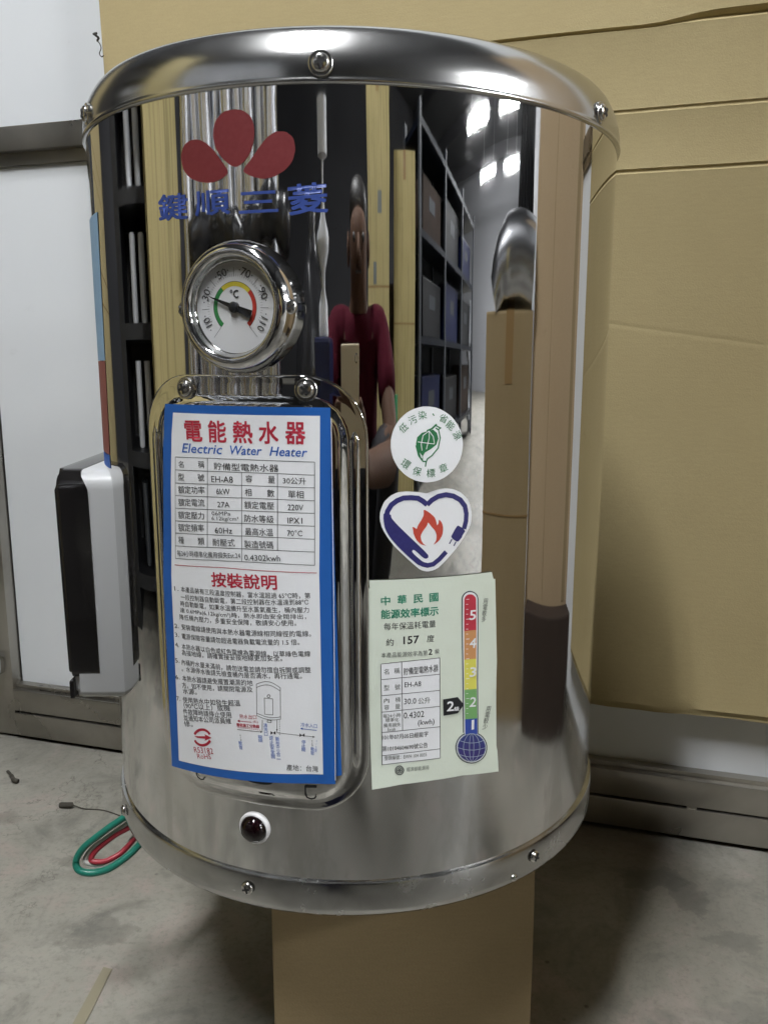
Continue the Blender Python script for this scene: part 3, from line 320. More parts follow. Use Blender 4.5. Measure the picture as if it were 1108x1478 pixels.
'energy': {"T":[('heading', '中', 13.4, 193.1, 18.4, 193.2, 5.0, 'b'), ('heading', '華', 22.7, 193.5, 27.6, 193.6, 5.0, 'b'), ('heading', '民', 31.8, 193.6, 37.0, 193.7, 4.8, 'b'), ('heading', '國', 41.0, 193.6, 46.1, 193.7, 4.9, 'b'), ('heading', '能源效率標示', 13.4, 185.3, 46.2, 185.5, 5.2, 'b'), ('consumption_text', '每年保溫耗電量', 14.9, 178.6, 44.7, 178.5, 4.2, ''), ('consumption_text', '約', 16.2, 169.3, 20.4, 169.3, 4.2, ''), ('consumption_text', '157', 26.1, 169.9, 34.9, 170.0, 4.4, 'b'), ('consumption_text', '度', 39.6, 170.0, 43.8, 169.8, 4.2, ''), ('grade_text', '本產品能源效率為第', 13.4, 162.5, 40.0, 162.2, 3.1, ''), ('consumption_text', '2', 40.6, 162.5, 42.8, 162.4, 3.3, 'b'), ('grade_text', '級', 44.4, 162.7, 47.0, 162.6, 3.0, ''), ('grade_text', '名', 14.9, 152.6, 17.8, 152.6, 3.2, ''), ('grade_text', '稱', 20.8, 152.7, 24.0, 152.8, 3.3, ''), ('grade_text', '型', 14.9, 143.0, 18.0, 143.1, 3.2, ''), ('grade_text', '號', 21.1, 143.1, 24.2, 143.1, 3.2, ''), ('grade_text', '內', 14.9, 135.4, 18.0, 135.4, 3.0, ''), ('grade_text', '桶', 21.4, 135.6, 24.3, 135.6, 3.0, ''), ('grade_text', '容', 15.2, 131.2, 18.0, 131.4, 3.0, ''), ('grade_text', '量', 21.4, 131.4, 24.3, 131.4, 3.0, ''), ('grade_text', '每24小時', 14.4, 126.2, 24.6, 126.3, 2.6, ''), ('grade_text', '標準化', 15.8, 123.7, 23.4, 123.7, 2.5, ''), ('grade_text', '備用損失', 14.7, 120.5, 24.6, 120.6, 2.6, ''), ('grade_text', 'Estsb', 17.1, 118.3, 21.6, 118.3, 1.9, ''), ('grade_text', '公升', 34.7, 133.2, 41.9, 133.2, 3.8, ''), ('grade_text', '登錄編號：EWH 104 0035', 15.2, 100.3, 40.1, 100.4, 2.9, ''), ('data_table', '貯備型電熱水器', 26.2, 151.5, 46.5, 152.0, 4.3, ''), ('data_table', 'EH-A8', 26.7, 144.2, 36.3, 144.1, 3.0, ''), ('data_table', '30.0', 26.5, 133.9, 33.5, 133.8, 3.4, ''), ('data_table', '0.4302', 26.3, 125.2, 38.3, 125.2, 3.8, ''), ('data_table', '(kwh)', 34.6, 119.5, 44.5, 119.2, 4.2, ''), ('data_table', '101年07月05日經能字', 14.0, 113.0, 40.8, 112.9, 3.2, ''), ('data_table', '第10104604690號公告', 14.0, 105.9, 40.6, 106.0, 3.3, ''), ('authority_mark', '經濟部能源局', 28.1, 92.3, 41.5, 92.1, 2.7, ''), ('scale_numerals', '5', 65.4, 180.6, 69.4, 180.4, 5.6, 'b'), ('scale_numerals', '4', 65.8, 163.7, 69.8, 163.4, 5.7, 'b'), ('scale_numerals', '3', 66.2, 146.0, 70.2, 145.7, 5.7, 'b'), ('scale_numerals', '2', 66.5, 127.5, 70.6, 127.0, 5.8, 'b'), ('scale_numerals', '1', 68.3, 112.9, 69.8, 112.9, 5.9, 'b'), ('arrow_text', '2', 52.0, 127.1, 56.2, 126.8, 5.8, 'b'), ('arrow_text', '級', 56.5, 126.5, 59.7, 126.3, 2.5, 'b'), ('high_use_caption', '用\n電\n較\n多', 73.4, 178.2, 76.5, 177.9, 14.0, ''), ('low_use_caption', '用\n電\n較\n少', 75.6, 111.3, 79.1, 110.6, 14.6, '')],"L":[('data_table', 0.3, [(13.6, 158.9), (25.1, 159.6), (35.9, 159.9), (47.5, 160.0)]), ('data_table', 0.3, [(13.6, 149.6), (25.1, 150.1), (36.0, 150.2), (47.6, 150.1)]), ('data_table', 0.3, [(13.6, 139.9), (25.1, 140.4), (36.0, 140.5), (47.7, 140.3)]), ('data_table', 0.3, [(13.6, 130.0), (25.2, 130.5), (36.1, 130.7), (47.9, 130.5)]), ('data_table', 0.3, [(13.6, 117.6), (25.2, 118.0), (36.2, 118.2), (48.0, 117.9)]), ('data_table', 0.3, [(13.6, 103.3), (25.3, 103.9), (36.4, 104.2), (48.2, 104.1)]), ('data_table', 0.3, [(13.6, 97.7), (25.3, 98.3), (36.4, 98.4), (48.3, 98.2)]), ('data_table', 0.3, [(13.2, 158.9), (13.6, 130.0), (13.9, 97.7)]), ('data_table', 0.3, [(47.4, 160.0), (47.9, 130.5), (48.5, 98.2)]), ('data_table', 0.3, [(25.0, 159.6), (25.3, 140.4), (25.7, 118.0)]), ('authority_mark', 0.7, [(26.4, 93.3), (26.1, 92.2), (25.5, 91.3), (24.5, 90.9), (23.4, 91.0), (22.5, 91.6), (21.8, 92.6), (21.6, 93.8), (21.8, 94.9), (22.5, 95.8), (23.4, 96.2), (24.5, 96.2), (25.4, 95.5), (26.1, 94.5), (26.4, 93.3)]), ('authority_mark', 0.5, [(25.4, 93.4), (25.3, 92.7), (24.9, 92.2), (24.3, 91.9), (23.6, 92.0), (23.1, 92.3), (22.6, 93.0), (22.5, 93.7), (22.6, 94.4), (23.1, 94.9), (23.6, 95.2), (24.3, 95.1), (24.9, 94.8), (25.3, 94.2), (25.4, 93.4)]), ('scale_numerals', 0.35, [(63.1, 193.1), (65.0, 193.0)]), ('scale_numerals', 0.3, [(63.1, 190.2), (64.4, 190.1)]), ('scale_numerals', 0.3, [(63.2, 187.2), (64.5, 187.1)]), ('scale_numerals', 0.3, [(63.2, 184.3), (64.5, 184.2)]), ('scale_numerals', 0.35, [(63.3, 181.3), (65.3, 181.2)]), ('scale_numerals', 0.3, [(63.4, 178.3), (64.7, 178.2)]), ('scale_numerals', 0.3, [(63.4, 175.4), (64.7, 175.2)]), ('scale_numerals', 0.3, [(63.5, 172.4), (64.8, 172.3)]), ('scale_numerals', 0.35, [(63.5, 169.4), (65.6, 169.2)]), ('scale_numerals', 0.3, [(63.6, 166.4), (64.9, 166.3)]), ('scale_numerals', 0.3, [(63.7, 163.4), (65.0, 163.2)]), ('scale_numerals', 0.3, [(63.7, 160.4), (65.0, 160.2)]), ('scale_numerals', 0.35, [(63.8, 157.4), (65.8, 157.2)]), ('scale_numerals', 0.3, [(63.8, 154.3), (65.2, 154.2)]), ('scale_numerals', 0.3, [(63.9, 151.3), (65.2, 151.2)]), ('scale_numerals', 0.3, [(64.0, 148.3), (65.3, 148.1)]), ('scale_numerals', 0.35, [(64.0, 145.2), (66.1, 145.0)]), ('scale_numerals', 0.3, [(64.1, 142.2), (65.4, 142.0)]), ('scale_numerals', 0.3, [(64.2, 139.1), (65.5, 138.9)]), ('scale_numerals', 0.3, [(64.2, 136.0), (65.5, 135.9)]), ('scale_numerals', 0.35, [(64.3, 132.9), (66.3, 132.7)]), ('scale_numerals', 0.3, [(64.3, 129.9), (65.7, 129.7)]), ('scale_numerals', 0.3, [(64.4, 126.8), (65.7, 126.6)]), ('scale_numerals', 0.3, [(64.5, 123.7), (65.8, 123.5)]), ('globe_lines', 0.3, [(78.3, 99.4), (78.1, 97.6), (77.5, 96.0), (76.5, 94.5), (75.2, 93.5), (73.5, 92.7), (71.7, 92.3), (69.8, 92.4), (67.8, 92.8), (65.8, 93.5), (64.0, 94.7), (62.4, 96.0), (61.1, 97.7), (60.1, 99.5), (59.5, 101.3), (59.3, 103.2), (59.4, 105.0), (60.0, 106.6), (60.9, 108.1), (62.2, 109.2), (63.7, 110.0), (65.5, 110.4), (67.4, 110.5), (69.4, 110.1), (71.3, 109.3), (73.2, 108.2), (74.8, 106.8), (76.3, 105.1), (77.3, 103.3), (78.0, 101.3), (78.3, 99.4)]), ('globe_lines', 0.3, [(74.1, 100.3), (74.0, 98.5), (73.7, 96.8), (73.2, 95.3), (72.4, 94.0), (71.5, 93.2), (70.5, 92.6), (69.3, 92.5), (68.2, 92.7), (67.0, 93.3), (66.0, 94.3), (65.1, 95.5), (64.3, 97.1), (63.7, 98.8), (63.3, 100.6), (63.1, 102.5), (63.2, 104.3), (63.5, 106.0), (64.1, 107.5), (64.8, 108.7), (65.7, 109.7), (66.7, 110.2), (67.8, 110.4), (68.9, 110.2), (70.1, 109.6), (71.1, 108.6), (72.1, 107.3), (72.9, 105.8), (73.5, 104.1), (74.0, 102.2), (74.1, 100.3)]), ('globe_lines', 0.3, [(70.0, 101.2), (70.0, 99.3), (70.0, 97.6), (69.9, 96.0), (69.7, 94.6), (69.5, 93.6), (69.2, 92.9), (68.9, 92.5), (68.6, 92.6), (68.3, 93.1), (68.0, 93.9), (67.7, 95.0), (67.5, 96.5), (67.3, 98.1), (67.2, 99.9), (67.1, 101.8), (67.1, 103.6), (67.1, 105.3), (67.3, 106.9), (67.4, 108.2), (67.7, 109.3), (67.9, 110.0), (68.2, 110.3), (68.5, 110.3), (68.8, 109.8), (69.1, 109.0), (69.4, 107.9), (69.6, 106.5), (69.8, 104.8), (70.0, 103.0), (70.0, 101.2)]), ('globe_lines', 0.3, [(60.7, 107.3), (63.8, 105.8), (66.9, 104.7), (70.1, 104.1), (73.3, 103.9), (76.5, 104.3)]), ('globe_lines', 0.3, [(59.3, 103.2), (63.0, 101.5), (66.7, 100.3), (70.5, 99.5), (74.4, 99.3), (78.3, 99.4)]), ('globe_lines', 0.3, [(60.9, 98.5), (64.0, 96.9), (67.1, 95.8), (70.3, 95.2), (73.5, 95.0), (76.7, 95.3)])],"P":[('backing_sheet', [(6.7, 207.6), (80.3, 207.2), (81.8, 202.4), (84.3, 142.9), (9.2, 151.4), (7.0, 203.0)]), ('paper_sheet', [(5.6, 203.1), (41.8, 204.1), (82.6, 202.9), (85.2, 152.4), (85.1, 133.0), (86.6, 98.1), (87.3, 94.9), (88.5, 81.3), (63.0, 84.6), (45.1, 84.7), (24.5, 84.6), (8.0, 82.8), (6.9, 123.5), (5.9, 169.8)]), ('table_field', [(13.2, 158.9), (47.4, 160.0), (47.8, 130.6), (48.5, 98.2), (13.8, 97.7), (13.6, 130.0)]), ('authority_mark', [(24.0, 94.8), (25.1, 93.5), (24.0, 92.3), (22.8, 93.7)]), ('scale_outline', [(60.4, 193.4), (60.5, 194.7), (61.1, 195.8), (61.9, 196.7), (63.0, 197.4), (64.3, 197.8), (65.7, 197.8), (67.1, 197.4), (68.4, 196.8), (69.5, 195.9), (70.5, 194.8), (71.0, 193.5), (71.3, 192.2), (71.7, 173.5), (72.1, 145.1), (73.2, 109.8), (73.0, 109.6), (75.0, 108.1), (76.8, 106.3), (78.2, 104.2), (79.2, 102.1), (79.7, 99.9), (79.7, 97.7), (79.2, 95.8), (78.3, 94.0), (77.0, 92.6), (75.2, 91.6), (73.2, 91.0), (71.0, 90.8), (68.8, 91.0), (66.5, 91.7), (64.4, 92.8), (62.5, 94.2), (60.8, 95.9), (59.5, 97.8), (58.6, 99.9), (58.1, 102.1), (58.0, 104.2), (58.4, 106.1), (59.2, 107.9), (60.4, 109.4), (62.0, 110.5), (63.8, 111.3), (62.8, 111.8), (61.8, 146.7), (60.8, 174.9)]), ('scale_border', [(61.1, 193.3), (61.2, 194.4), (61.7, 195.4), (62.4, 196.2), (63.3, 196.8), (64.5, 197.1), (65.7, 197.1), (66.9, 196.8), (68.0, 196.3), (69.1, 195.5), (69.8, 194.5), (70.3, 193.4), (70.5, 192.2), (71.0, 173.6), (71.3, 145.2), (72.5, 109.9), (72.7, 109.0), (74.6, 107.6), (76.2, 105.9), (77.5, 104.0), (78.4, 102.0), (78.9, 100.0), (78.9, 98.0), (78.5, 96.2), (77.6, 94.5), (76.4, 93.2), (74.8, 92.2), (72.9, 91.7), (70.9, 91.5), (68.8, 91.7), (66.7, 92.4), (64.7, 93.4), (62.9, 94.7), (61.3, 96.3), (60.1, 98.1), (59.2, 100.0), (58.8, 102.0), (58.7, 104.0), (59.1, 105.8), (59.8, 107.5), (61.0, 108.9), (62.4, 109.9), (64.2, 110.6), (63.5, 111.6), (62.5, 146.6), (61.4, 174.9)]), ('scale_red', [(62.0, 192.8), (62.1, 193.7), (62.5, 194.5), (63.0, 195.1), (63.8, 195.6), (64.7, 195.8), (65.7, 195.8), (66.7, 195.6), (67.6, 195.2), (68.4, 194.5), (69.1, 193.7), (69.5, 192.8), (69.6, 191.9), (69.9, 183.1), (70.2, 173.9), (62.3, 174.4), (62.1, 184.0)]), ('scale_orange', [(62.3, 174.4), (70.2, 173.9), (70.5, 156.5), (62.7, 157.0)]), ('scale_yellow', [(62.7, 157.0), (70.5, 156.5), (71.2, 137.8), (63.2, 138.5)]), ('scale_green', [(63.2, 138.5), (71.2, 137.8), (72.0, 119.2), (63.9, 120.1)]), ('scale_blue', [(63.9, 120.1), (72.0, 119.2), (72.4, 108.2), (64.3, 109.7)]), ('globe', [(78.3, 99.4), (78.2, 97.8), (77.8, 96.4), (77.1, 95.1), (76.1, 94.0), (74.9, 93.2), (73.6, 92.5), (72.0, 92.2), (70.4, 92.1), (68.8, 92.3), (67.1, 92.8), (65.5, 93.5), (64.0, 94.5), (62.7, 95.7), (61.5, 97.0), (60.6, 98.5), (59.9, 100.0), (59.4, 101.6), (59.3, 103.2), (59.4, 104.7), (59.8, 106.2), (60.4, 107.5), (61.3, 108.6), (62.4, 109.5), (63.7, 110.2), (65.2, 110.6), (66.7, 110.7), (68.4, 110.5), (70.0, 110.1), (71.6, 109.3), (73.2, 108.4), (74.6, 107.2), (75.8, 105.8), (76.8, 104.3), (77.6, 102.7), (78.1, 101.0), (78.3, 99.4)]), ('grade_arrow', [(49.7, 134.6), (58.8, 134.8), (62.9, 129.5), (59.0, 124.7), (50.1, 124.5)])]},
'eco': {"T":[('ring_text', '低', 25.3, 288.2, 28.8, 291.1, 4.6, ''), ('ring_text', '污', 29.6, 292.8, 33.7, 294.6, 4.5, ''), ('ring_text', '染', 34.1, 295.6, 38.7, 296.3, 4.5, ''), ('ring_text', '省', 45.0, 295.1, 49.4, 293.1, 4.5, ''), ('ring_text', '能', 49.0, 292.1, 52.7, 289.0, 4.6, ''), ('ring_text', '源', 53.1, 287.6, 55.5, 283.5, 4.8, ''), ('ring_text', '環', 23.6, 271.4, 27.6, 268.6, 4.7, ''), ('ring_text', '保', 30.3, 266.2, 35.0, 264.8, 4.7, ''), ('ring_text', '標', 38.7, 264.1, 43.7, 264.2, 4.8, ''), ('ring_text', '章', 46.9, 265.9, 51.5, 267.5, 4.9, '')],"L":[('ring_text', 0.6, [(41.8, 298.9), (42.7, 297.7)]), ('leaf_emblem', 0.95, [(38.6, 289.6), (41.5, 290.7), (44.2, 293.1)]), ('leaf_emblem', 0.7, [(43.3, 292.6), (46.4, 291.0), (45.1, 290.1), (43.7, 291.1)]), ('leaf_emblem', 0.7, [(45.3, 290.1), (46.3, 285.6), (45.2, 280.1), (41.7, 276.1), (39.1, 274.4), (38.4, 272.7), (38.0, 270.1)]), ('leaf_emblem', 0.7, [(32.6, 281.9), (34.1, 276.3), (36.6, 273.1), (38.4, 272.9)]), ('leaf_veins', 0.4, [(33.6, 283.8), (37.3, 283.2), (43.0, 282.4)]), ('leaf_veins', 0.4, [(39.9, 289.6), (40.0, 285.8), (38.4, 279.6)]), ('leaf_veins', 0.4, [(39.9, 289.6), (36.5, 287.2), (35.5, 282.5), (36.0, 279.0)]), ('leaf_veins', 0.4, [(39.9, 289.6), (42.3, 286.4), (43.0, 282.6)])],"P":[('paper_sheet', [(59.9, 281.6), (59.8, 279.6), (59.5, 277.5), (59.1, 275.6), (58.4, 273.6), (57.5, 271.8), (56.4, 270.1), (55.2, 268.5), (53.8, 267.0), (52.2, 265.7), (50.5, 264.5), (48.8, 263.5), (46.9, 262.7), (45.0, 262.1), (43.0, 261.7), (40.9, 261.5), (38.9, 261.4), (36.9, 261.6), (34.9, 262.0), (33.0, 262.5), (31.1, 263.3), (29.3, 264.2), (27.6, 265.3), (26.0, 266.6), (24.6, 268.0), (23.2, 269.5), (22.1, 271.1), (21.1, 272.9), (20.2, 274.8), (19.6, 276.7), (19.1, 278.6), (18.8, 280.6), (18.7, 282.6), (18.8, 284.6), (19.1, 286.6), (19.6, 288.6), (20.2, 290.4), (21.0, 292.2), (22.0, 293.9), (23.1, 295.5), (24.4, 297.0), (25.9, 298.3), (27.4, 299.5), (29.1, 300.5), (30.8, 301.3), (32.7, 301.9), (34.6, 302.4), (36.5, 302.7), (38.5, 302.7), (40.5, 302.6), (42.5, 302.3), (44.5, 301.8), (46.4, 301.1), (48.2, 300.2), (50.0, 299.1), (51.7, 297.9), (53.3, 296.5), (54.7, 295.0), (56.0, 293.3), (57.1, 291.5), (58.1, 289.7), (58.8, 287.7), (59.4, 285.7), (59.8, 283.7), (59.9, 281.6)]), ('leaf_emblem', [(39.4, 289.6), (42.2, 290.2), (44.4, 288.4), (45.3, 285.3), (44.1, 281.9), (40.9, 279.6), (37.7, 277.9), (36.5, 275.9), (36.6, 273.8), (34.8, 275.6), (33.0, 279.1), (32.6, 282.9), (33.3, 286.3), (35.8, 288.6)]), ('leaf_veins', [(34.6, 278.0), (36.0, 276.3), (36.3, 274.5), (35.5, 275.2)])]},
'heart': {"T":[],"L":[('hand_and_plug', 2.8, [(39.2, 249.0), (36.8, 251.1), (34.0, 252.8), (30.0, 253.3), (25.8, 253.2), (22.3, 251.9), (19.1, 249.6), (17.0, 246.1), (16.3, 243.0)]), ('hand_and_plug', 2.8, [(39.2, 249.0), (41.9, 251.5), (45.6, 253.4), (50.1, 254.1), (54.6, 253.1), (58.9, 250.7), (61.8, 247.0), (62.8, 242.6), (62.6, 238.3), (61.4, 234.0)]), ('hand_and_plug', 2.7, [(34.2, 217.1), (37.2, 215.3), (39.8, 214.6), (43.1, 215.1), (46.8, 217.8), (50.7, 221.7)]), ('hand_and_plug', 0.7, [(54.1, 228.7), (52.6, 226.1)]), ('hand_and_plug', 0.7, [(56.6, 227.1), (55.3, 224.7)])],"P":[('paper_sheet', [(39.8, 255.6), (41.9, 256.2), (43.3, 256.6), (45.5, 257.2), (47.1, 257.5), (49.6, 257.7), (51.4, 257.5), (54.3, 257.0), (56.2, 256.3), (58.8, 255.1), (60.4, 253.9), (62.5, 251.9), (63.7, 250.4), (64.9, 247.9), (65.5, 246.1), (66.1, 243.3), (66.2, 241.3), (66.0, 238.3), (65.6, 236.4), (64.4, 233.6), (63.3, 231.7), (61.2, 228.6), (59.6, 226.4), (56.9, 223.2), (55.0, 221.1), (52.3, 218.3), (50.5, 216.5), (47.8, 214.1), (46.3, 212.9), (44.5, 212.0), (43.1, 211.5), (40.6, 211.1), (39.0, 211.2), (36.5, 211.9), (35.0, 212.8), (32.8, 214.7), (31.0, 216.3), (28.0, 219.2), (25.9, 221.3), (22.4, 224.7), (20.4, 226.9), (17.9, 230.2), (16.5, 232.3), (14.8, 235.3), (13.9, 237.3), (13.0, 240.3), (12.8, 242.3), (12.9, 245.2), (13.4, 247.2), (14.6, 250.1), (15.6, 251.8), (17.7, 253.8), (19.2, 254.9), (21.8, 256.1), (23.7, 256.6), (27.1, 256.8), (29.4, 256.7), (32.8, 256.3), (34.5, 256.1), (36.2, 255.8), (37.3, 255.6), (38.6, 255.4)]), ('hand_and_plug', [(15.6, 245.2), (18.0, 244.6), (18.9, 243.9), (19.1, 242.6), (19.7, 241.6), (21.4, 239.6), (23.2, 237.6), (27.1, 233.7), (30.7, 230.1), (37.7, 223.2), (40.1, 220.5), (40.2, 219.5), (40.0, 219.0), (39.2, 218.6), (38.7, 218.5), (37.8, 218.8), (36.5, 219.8), (33.7, 222.5), (32.4, 223.6), (31.6, 224.0), (31.2, 223.9), (30.8, 223.2), (31.1, 222.5), (32.0, 221.4), (33.0, 220.4), (35.0, 218.6), (36.0, 217.7), (36.9, 217.0), (36.9, 216.4), (36.0, 215.0), (35.3, 214.8), (34.2, 215.3), (32.9, 216.4), (30.1, 218.9), (28.0, 220.9), (24.6, 224.3), (22.4, 226.6), (19.4, 230.1), (17.9, 232.2), (16.2, 235.3), (15.4, 237.3), (14.9, 240.3), (14.7, 242.1), (14.8, 244.6)]), ('hand_and_plug', [(57.8, 236.2), (58.9, 235.6), (59.9, 235.0), (61.8, 233.5), (62.1, 232.5), (61.0, 231.0), (60.5, 230.2), (60.2, 229.3), (59.6, 228.6), (58.1, 227.1), (57.0, 227.1), (55.2, 228.3), (54.4, 229.0), (53.7, 229.9), (53.8, 230.7), (54.7, 232.2), (55.1, 232.9), (55.6, 233.8), (56.1, 234.5), (57.1, 235.9)]), ('flame', [(37.9, 246.2), (39.9, 245.0), (41.1, 244.1), (42.9, 242.5), (43.8, 241.4), (44.4, 239.9), (44.7, 238.9), (45.0, 237.4), (45.2, 237.2), (45.8, 238.0), (46.0, 238.7), (46.1, 240.1), (46.5, 240.2), (47.6, 238.9), (48.2, 237.8), (48.7, 235.6), (48.7, 234.2), (48.4, 232.0), (47.9, 230.7), (46.7, 228.8), (45.6, 227.7), (43.6, 226.4), (43.3, 226.5), (44.4, 228.1), (44.8, 229.2), (44.9, 230.9), (44.8, 232.0), (44.2, 233.6), (43.5, 234.7), (41.9, 236.5), (41.1, 237.5), (40.2, 238.8), (39.7, 238.9), (39.3, 237.6), (38.7, 236.6), (37.4, 235.0), (36.7, 233.9), (35.9, 232.5), (35.6, 231.4), (35.9, 229.7), (36.2, 228.7), (37.1, 227.3), (37.8, 226.7), (38.9, 225.9), (38.5, 226.0), (36.3, 226.7), (35.1, 227.5), (33.6, 229.1), (32.8, 230.3), (31.9, 232.2), (31.5, 233.4), (31.4, 234.9), (31.2, 235.7), (30.9, 236.7), (31.1, 236.9), (32.0, 236.6), (32.5, 236.2), (33.1, 235.7), (33.5, 236.0), (33.9, 237.3), (34.5, 238.4), (35.8, 240.3), (36.4, 241.4), (37.1, 242.8), (37.3, 244.0), (37.2, 246.0)])]},
'logo': {"T":[('maker_name', '鍵', -114.4, 402.2, -93.5, 401.8, 13.2, 'B'), ('maker_name', '順', -87.8, 402.7, -66.5, 402.7, 12.0, 'B'), ('maker_name', '三', -61.0, 402.4, -39.6, 402.5, 10.1, 'B'), ('maker_name', '菱', -33.4, 400.6, -13.6, 401.9, 14.3, 'B')],"L":[],"P":[('petal', [(-64.1, 452.9), (-66.5, 452.7), (-67.8, 452.4), (-69.2, 451.9), (-70.2, 451.2), (-71.9, 449.8), (-72.7, 448.9), (-73.5, 447.7), (-74.0, 446.6), (-74.6, 444.3), (-74.8, 443.1), (-74.9, 441.6), (-74.8, 440.3), (-74.4, 437.9), (-74.1, 436.7), (-73.5, 435.2), (-72.9, 434.1), (-71.6, 432.2), (-70.8, 431.1), (-69.8, 430.0), (-68.9, 429.2), (-67.3, 427.9), (-66.5, 427.2), (-65.5, 426.5), (-64.7, 426.1), (-63.4, 425.6), (-62.6, 425.4), (-61.7, 425.4), (-60.9, 425.6), (-59.6, 426.2), (-58.8, 426.7), (-57.8, 427.5), (-56.9, 428.3), (-55.2, 430.0), (-54.4, 431.1), (-53.6, 432.4), (-53.1, 433.6), (-52.3, 435.9), (-51.9, 437.2), (-51.6, 438.7), (-51.5, 440.0), (-51.4, 442.2), (-51.4, 443.4), (-51.6, 444.8), (-51.9, 445.9), (-52.6, 447.7), (-53.1, 448.6), (-53.8, 449.6), (-54.6, 450.2), (-56.1, 451.3), (-57.0, 451.8), (-58.0, 452.2), (-58.9, 452.5), (-60.5, 452.8), (-61.5, 453.0), (-62.8, 453.0)]), ('petal', [(-67.2, 424.1), (-68.1, 425.5), (-68.7, 426.3), (-69.6, 427.5), (-70.4, 428.6), (-72.0, 430.7), (-72.9, 431.9), (-74.0, 433.1), (-74.9, 434.2), (-76.6, 435.9), (-77.5, 436.8), (-78.8, 437.8), (-79.8, 438.5), (-81.9, 439.6), (-83.0, 440.1), (-84.4, 440.5), (-85.6, 440.7), (-87.7, 440.8), (-88.8, 440.7), (-90.1, 440.5), (-91.1, 440.1), (-92.7, 439.3), (-93.5, 438.7), (-94.3, 437.8), (-94.8, 436.9), (-95.6, 435.1), (-95.9, 434.1), (-96.0, 432.8), (-96.0, 431.6), (-95.7, 429.4), (-95.3, 428.3), (-94.8, 426.9), (-94.1, 425.9), (-92.7, 424.1), (-91.9, 423.2), (-90.7, 422.3), (-89.6, 421.6), (-87.4, 420.6), (-86.2, 420.1), (-84.6, 419.7), (-83.1, 419.3), (-80.4, 418.9), (-79.0, 418.7), (-77.3, 418.7), (-76.0, 418.8), (-73.7, 419.2), (-72.4, 419.5), (-71.0, 420.1), (-69.9, 420.6), (-68.0, 421.8), (-67.3, 422.5), (-67.0, 423.3)]), ('petal', [(-57.3, 424.6), (-55.5, 426.4), (-54.5, 427.4), (-53.4, 428.7), (-52.5, 429.8), (-50.8, 431.7), (-50.0, 432.8), (-48.9, 434.0), (-48.0, 435.0), (-46.4, 436.7), (-45.5, 437.6), (-44.4, 438.5), (-43.4, 439.2), (-41.6, 440.2), (-40.6, 440.6), (-39.4, 441.0), (-38.3, 441.0), (-36.3, 440.9), (-35.3, 440.8), (-34.1, 440.4), (-33.3, 439.8), (-31.8, 438.7), (-31.1, 437.9), (-30.6, 436.9), (-30.3, 435.8), (-30.0, 433.8), (-29.9, 432.7), (-30.0, 431.3), (-30.3, 430.2), (-30.9, 428.2), (-31.3, 427.1), (-32.0, 425.9), (-32.8, 425.0), (-34.3, 423.5), (-35.2, 422.7), (-36.4, 421.9), (-37.5, 421.3), (-39.5, 420.3), (-40.6, 419.8), (-42.1, 419.4), (-43.3, 419.1), (-45.6, 418.8), (-46.9, 418.8), (-48.3, 418.8), (-49.5, 419.1), (-51.6, 419.6), (-52.7, 420.0), (-54.1, 420.5), (-55.2, 421.0), (-57.2, 422.1), (-57.8, 422.7), (-57.9, 423.7)])]}}
# ------------------------------------------------------------------ printing: flat artwork in millimetres, bent onto its surface
_cu = bpy.data.curves.new("type", 'FONT'); _cu.resolution_u = 2; _cu.align_x = 'CENTER'; _cu.fill_mode = 'FRONT'
_to = bpy.data.objects.new("type", _cu); COL.objects.link(_to)
_cache = {}
def glyphs(txt, fl):
    key = (txt, fl)
    if key not in _cache:
        _cu.body = txt; _cu.offset = 0.0
        _cu.shear = .22 if 'i' in fl else 0.0
        _cu.space_line = .95
        dg = bpy.context.evaluated_depsgraph_get(); dg.update()
        me = bpy.data.meshes.new_from_object(_to.evaluated_get(dg))
        vs = [(v.co.x, v.co.y) for v in me.vertices]; fs = [tuple(p.vertices) for p in me.polygons]
        bpy.data.meshes.remove(me)
        x0 = min(v[0] for v in vs); x1 = max(v[0] for v in vs); y0 = min(v[1] for v in vs); y1 = max(v[1] for v in vs)
        _cache[key] = ([((x - x0) / (x1 - x0), (y - y0) / (y1 - y0)) for x, y in vs], fs)
    return _cache[key]

def add_text(bm, t, lev):
    part, txt, u0, z0, u1, z1, h, fl = t
    vs, fs = glyphs(txt, fl)
    d = Vector((u1 - u0, z1 - z0)); pr = Vector((-d.y, d.x)).normalized() * h
    e = h * (+.022 if 'B' in fl else .02 if 'b' in fl else .012 if 'i' in fl else 0)      # heavier faces: overprinted, a hair apart
    for q, (dx, dy) in enumerate(((-e, -e), (e, -e), (-e, e), (e, e)) if e else ((0, 0),)):
        V = [bm.verts.new((u0 + d.x * x + pr.x * y + dx, z0 + d.y * x + pr.y * y + dy, lev + q * .0006)) for x, y in vs]
        for f in fs:
            try: bm.faces.new([V[i] for i in f])
            except ValueError: pass

def add_line(bm, w, pts, lev):
    P = [Vector(p) for p in pts]; n = len(P); closed = (P[0] - P[-1]).length < .02 and n > 3
    L = []
    for i in range(n):
        a = P[i] - P[i - 1] if i else (P[0] - P[-2] if closed else P[1] - P[0])
        b = P[i + 1] - P[i] if i < n - 1 else (P[1] - P[0] if closed else P[-1] - P[-2])
        a = a.normalized(); b = b.normalized(); t = (a + b)
        t = t.normalized() if t.length > .05 else b
        nr = Vector((-t.y, t.x)); s = max(.5, nr.dot(Vector((-b.y, b.x))))
        L.append((P[i] + nr * (w / 2 / s), P[i] - nr * (w / 2 / s)))
    V = [(bm.verts.new((a.x, a.y, lev)), bm.verts.new((b.x, b.y, lev))) for a, b in L]
    for A, B in zip(V, V[1:]): bm.faces.new((A[0], A[1], B[1], B[0]))

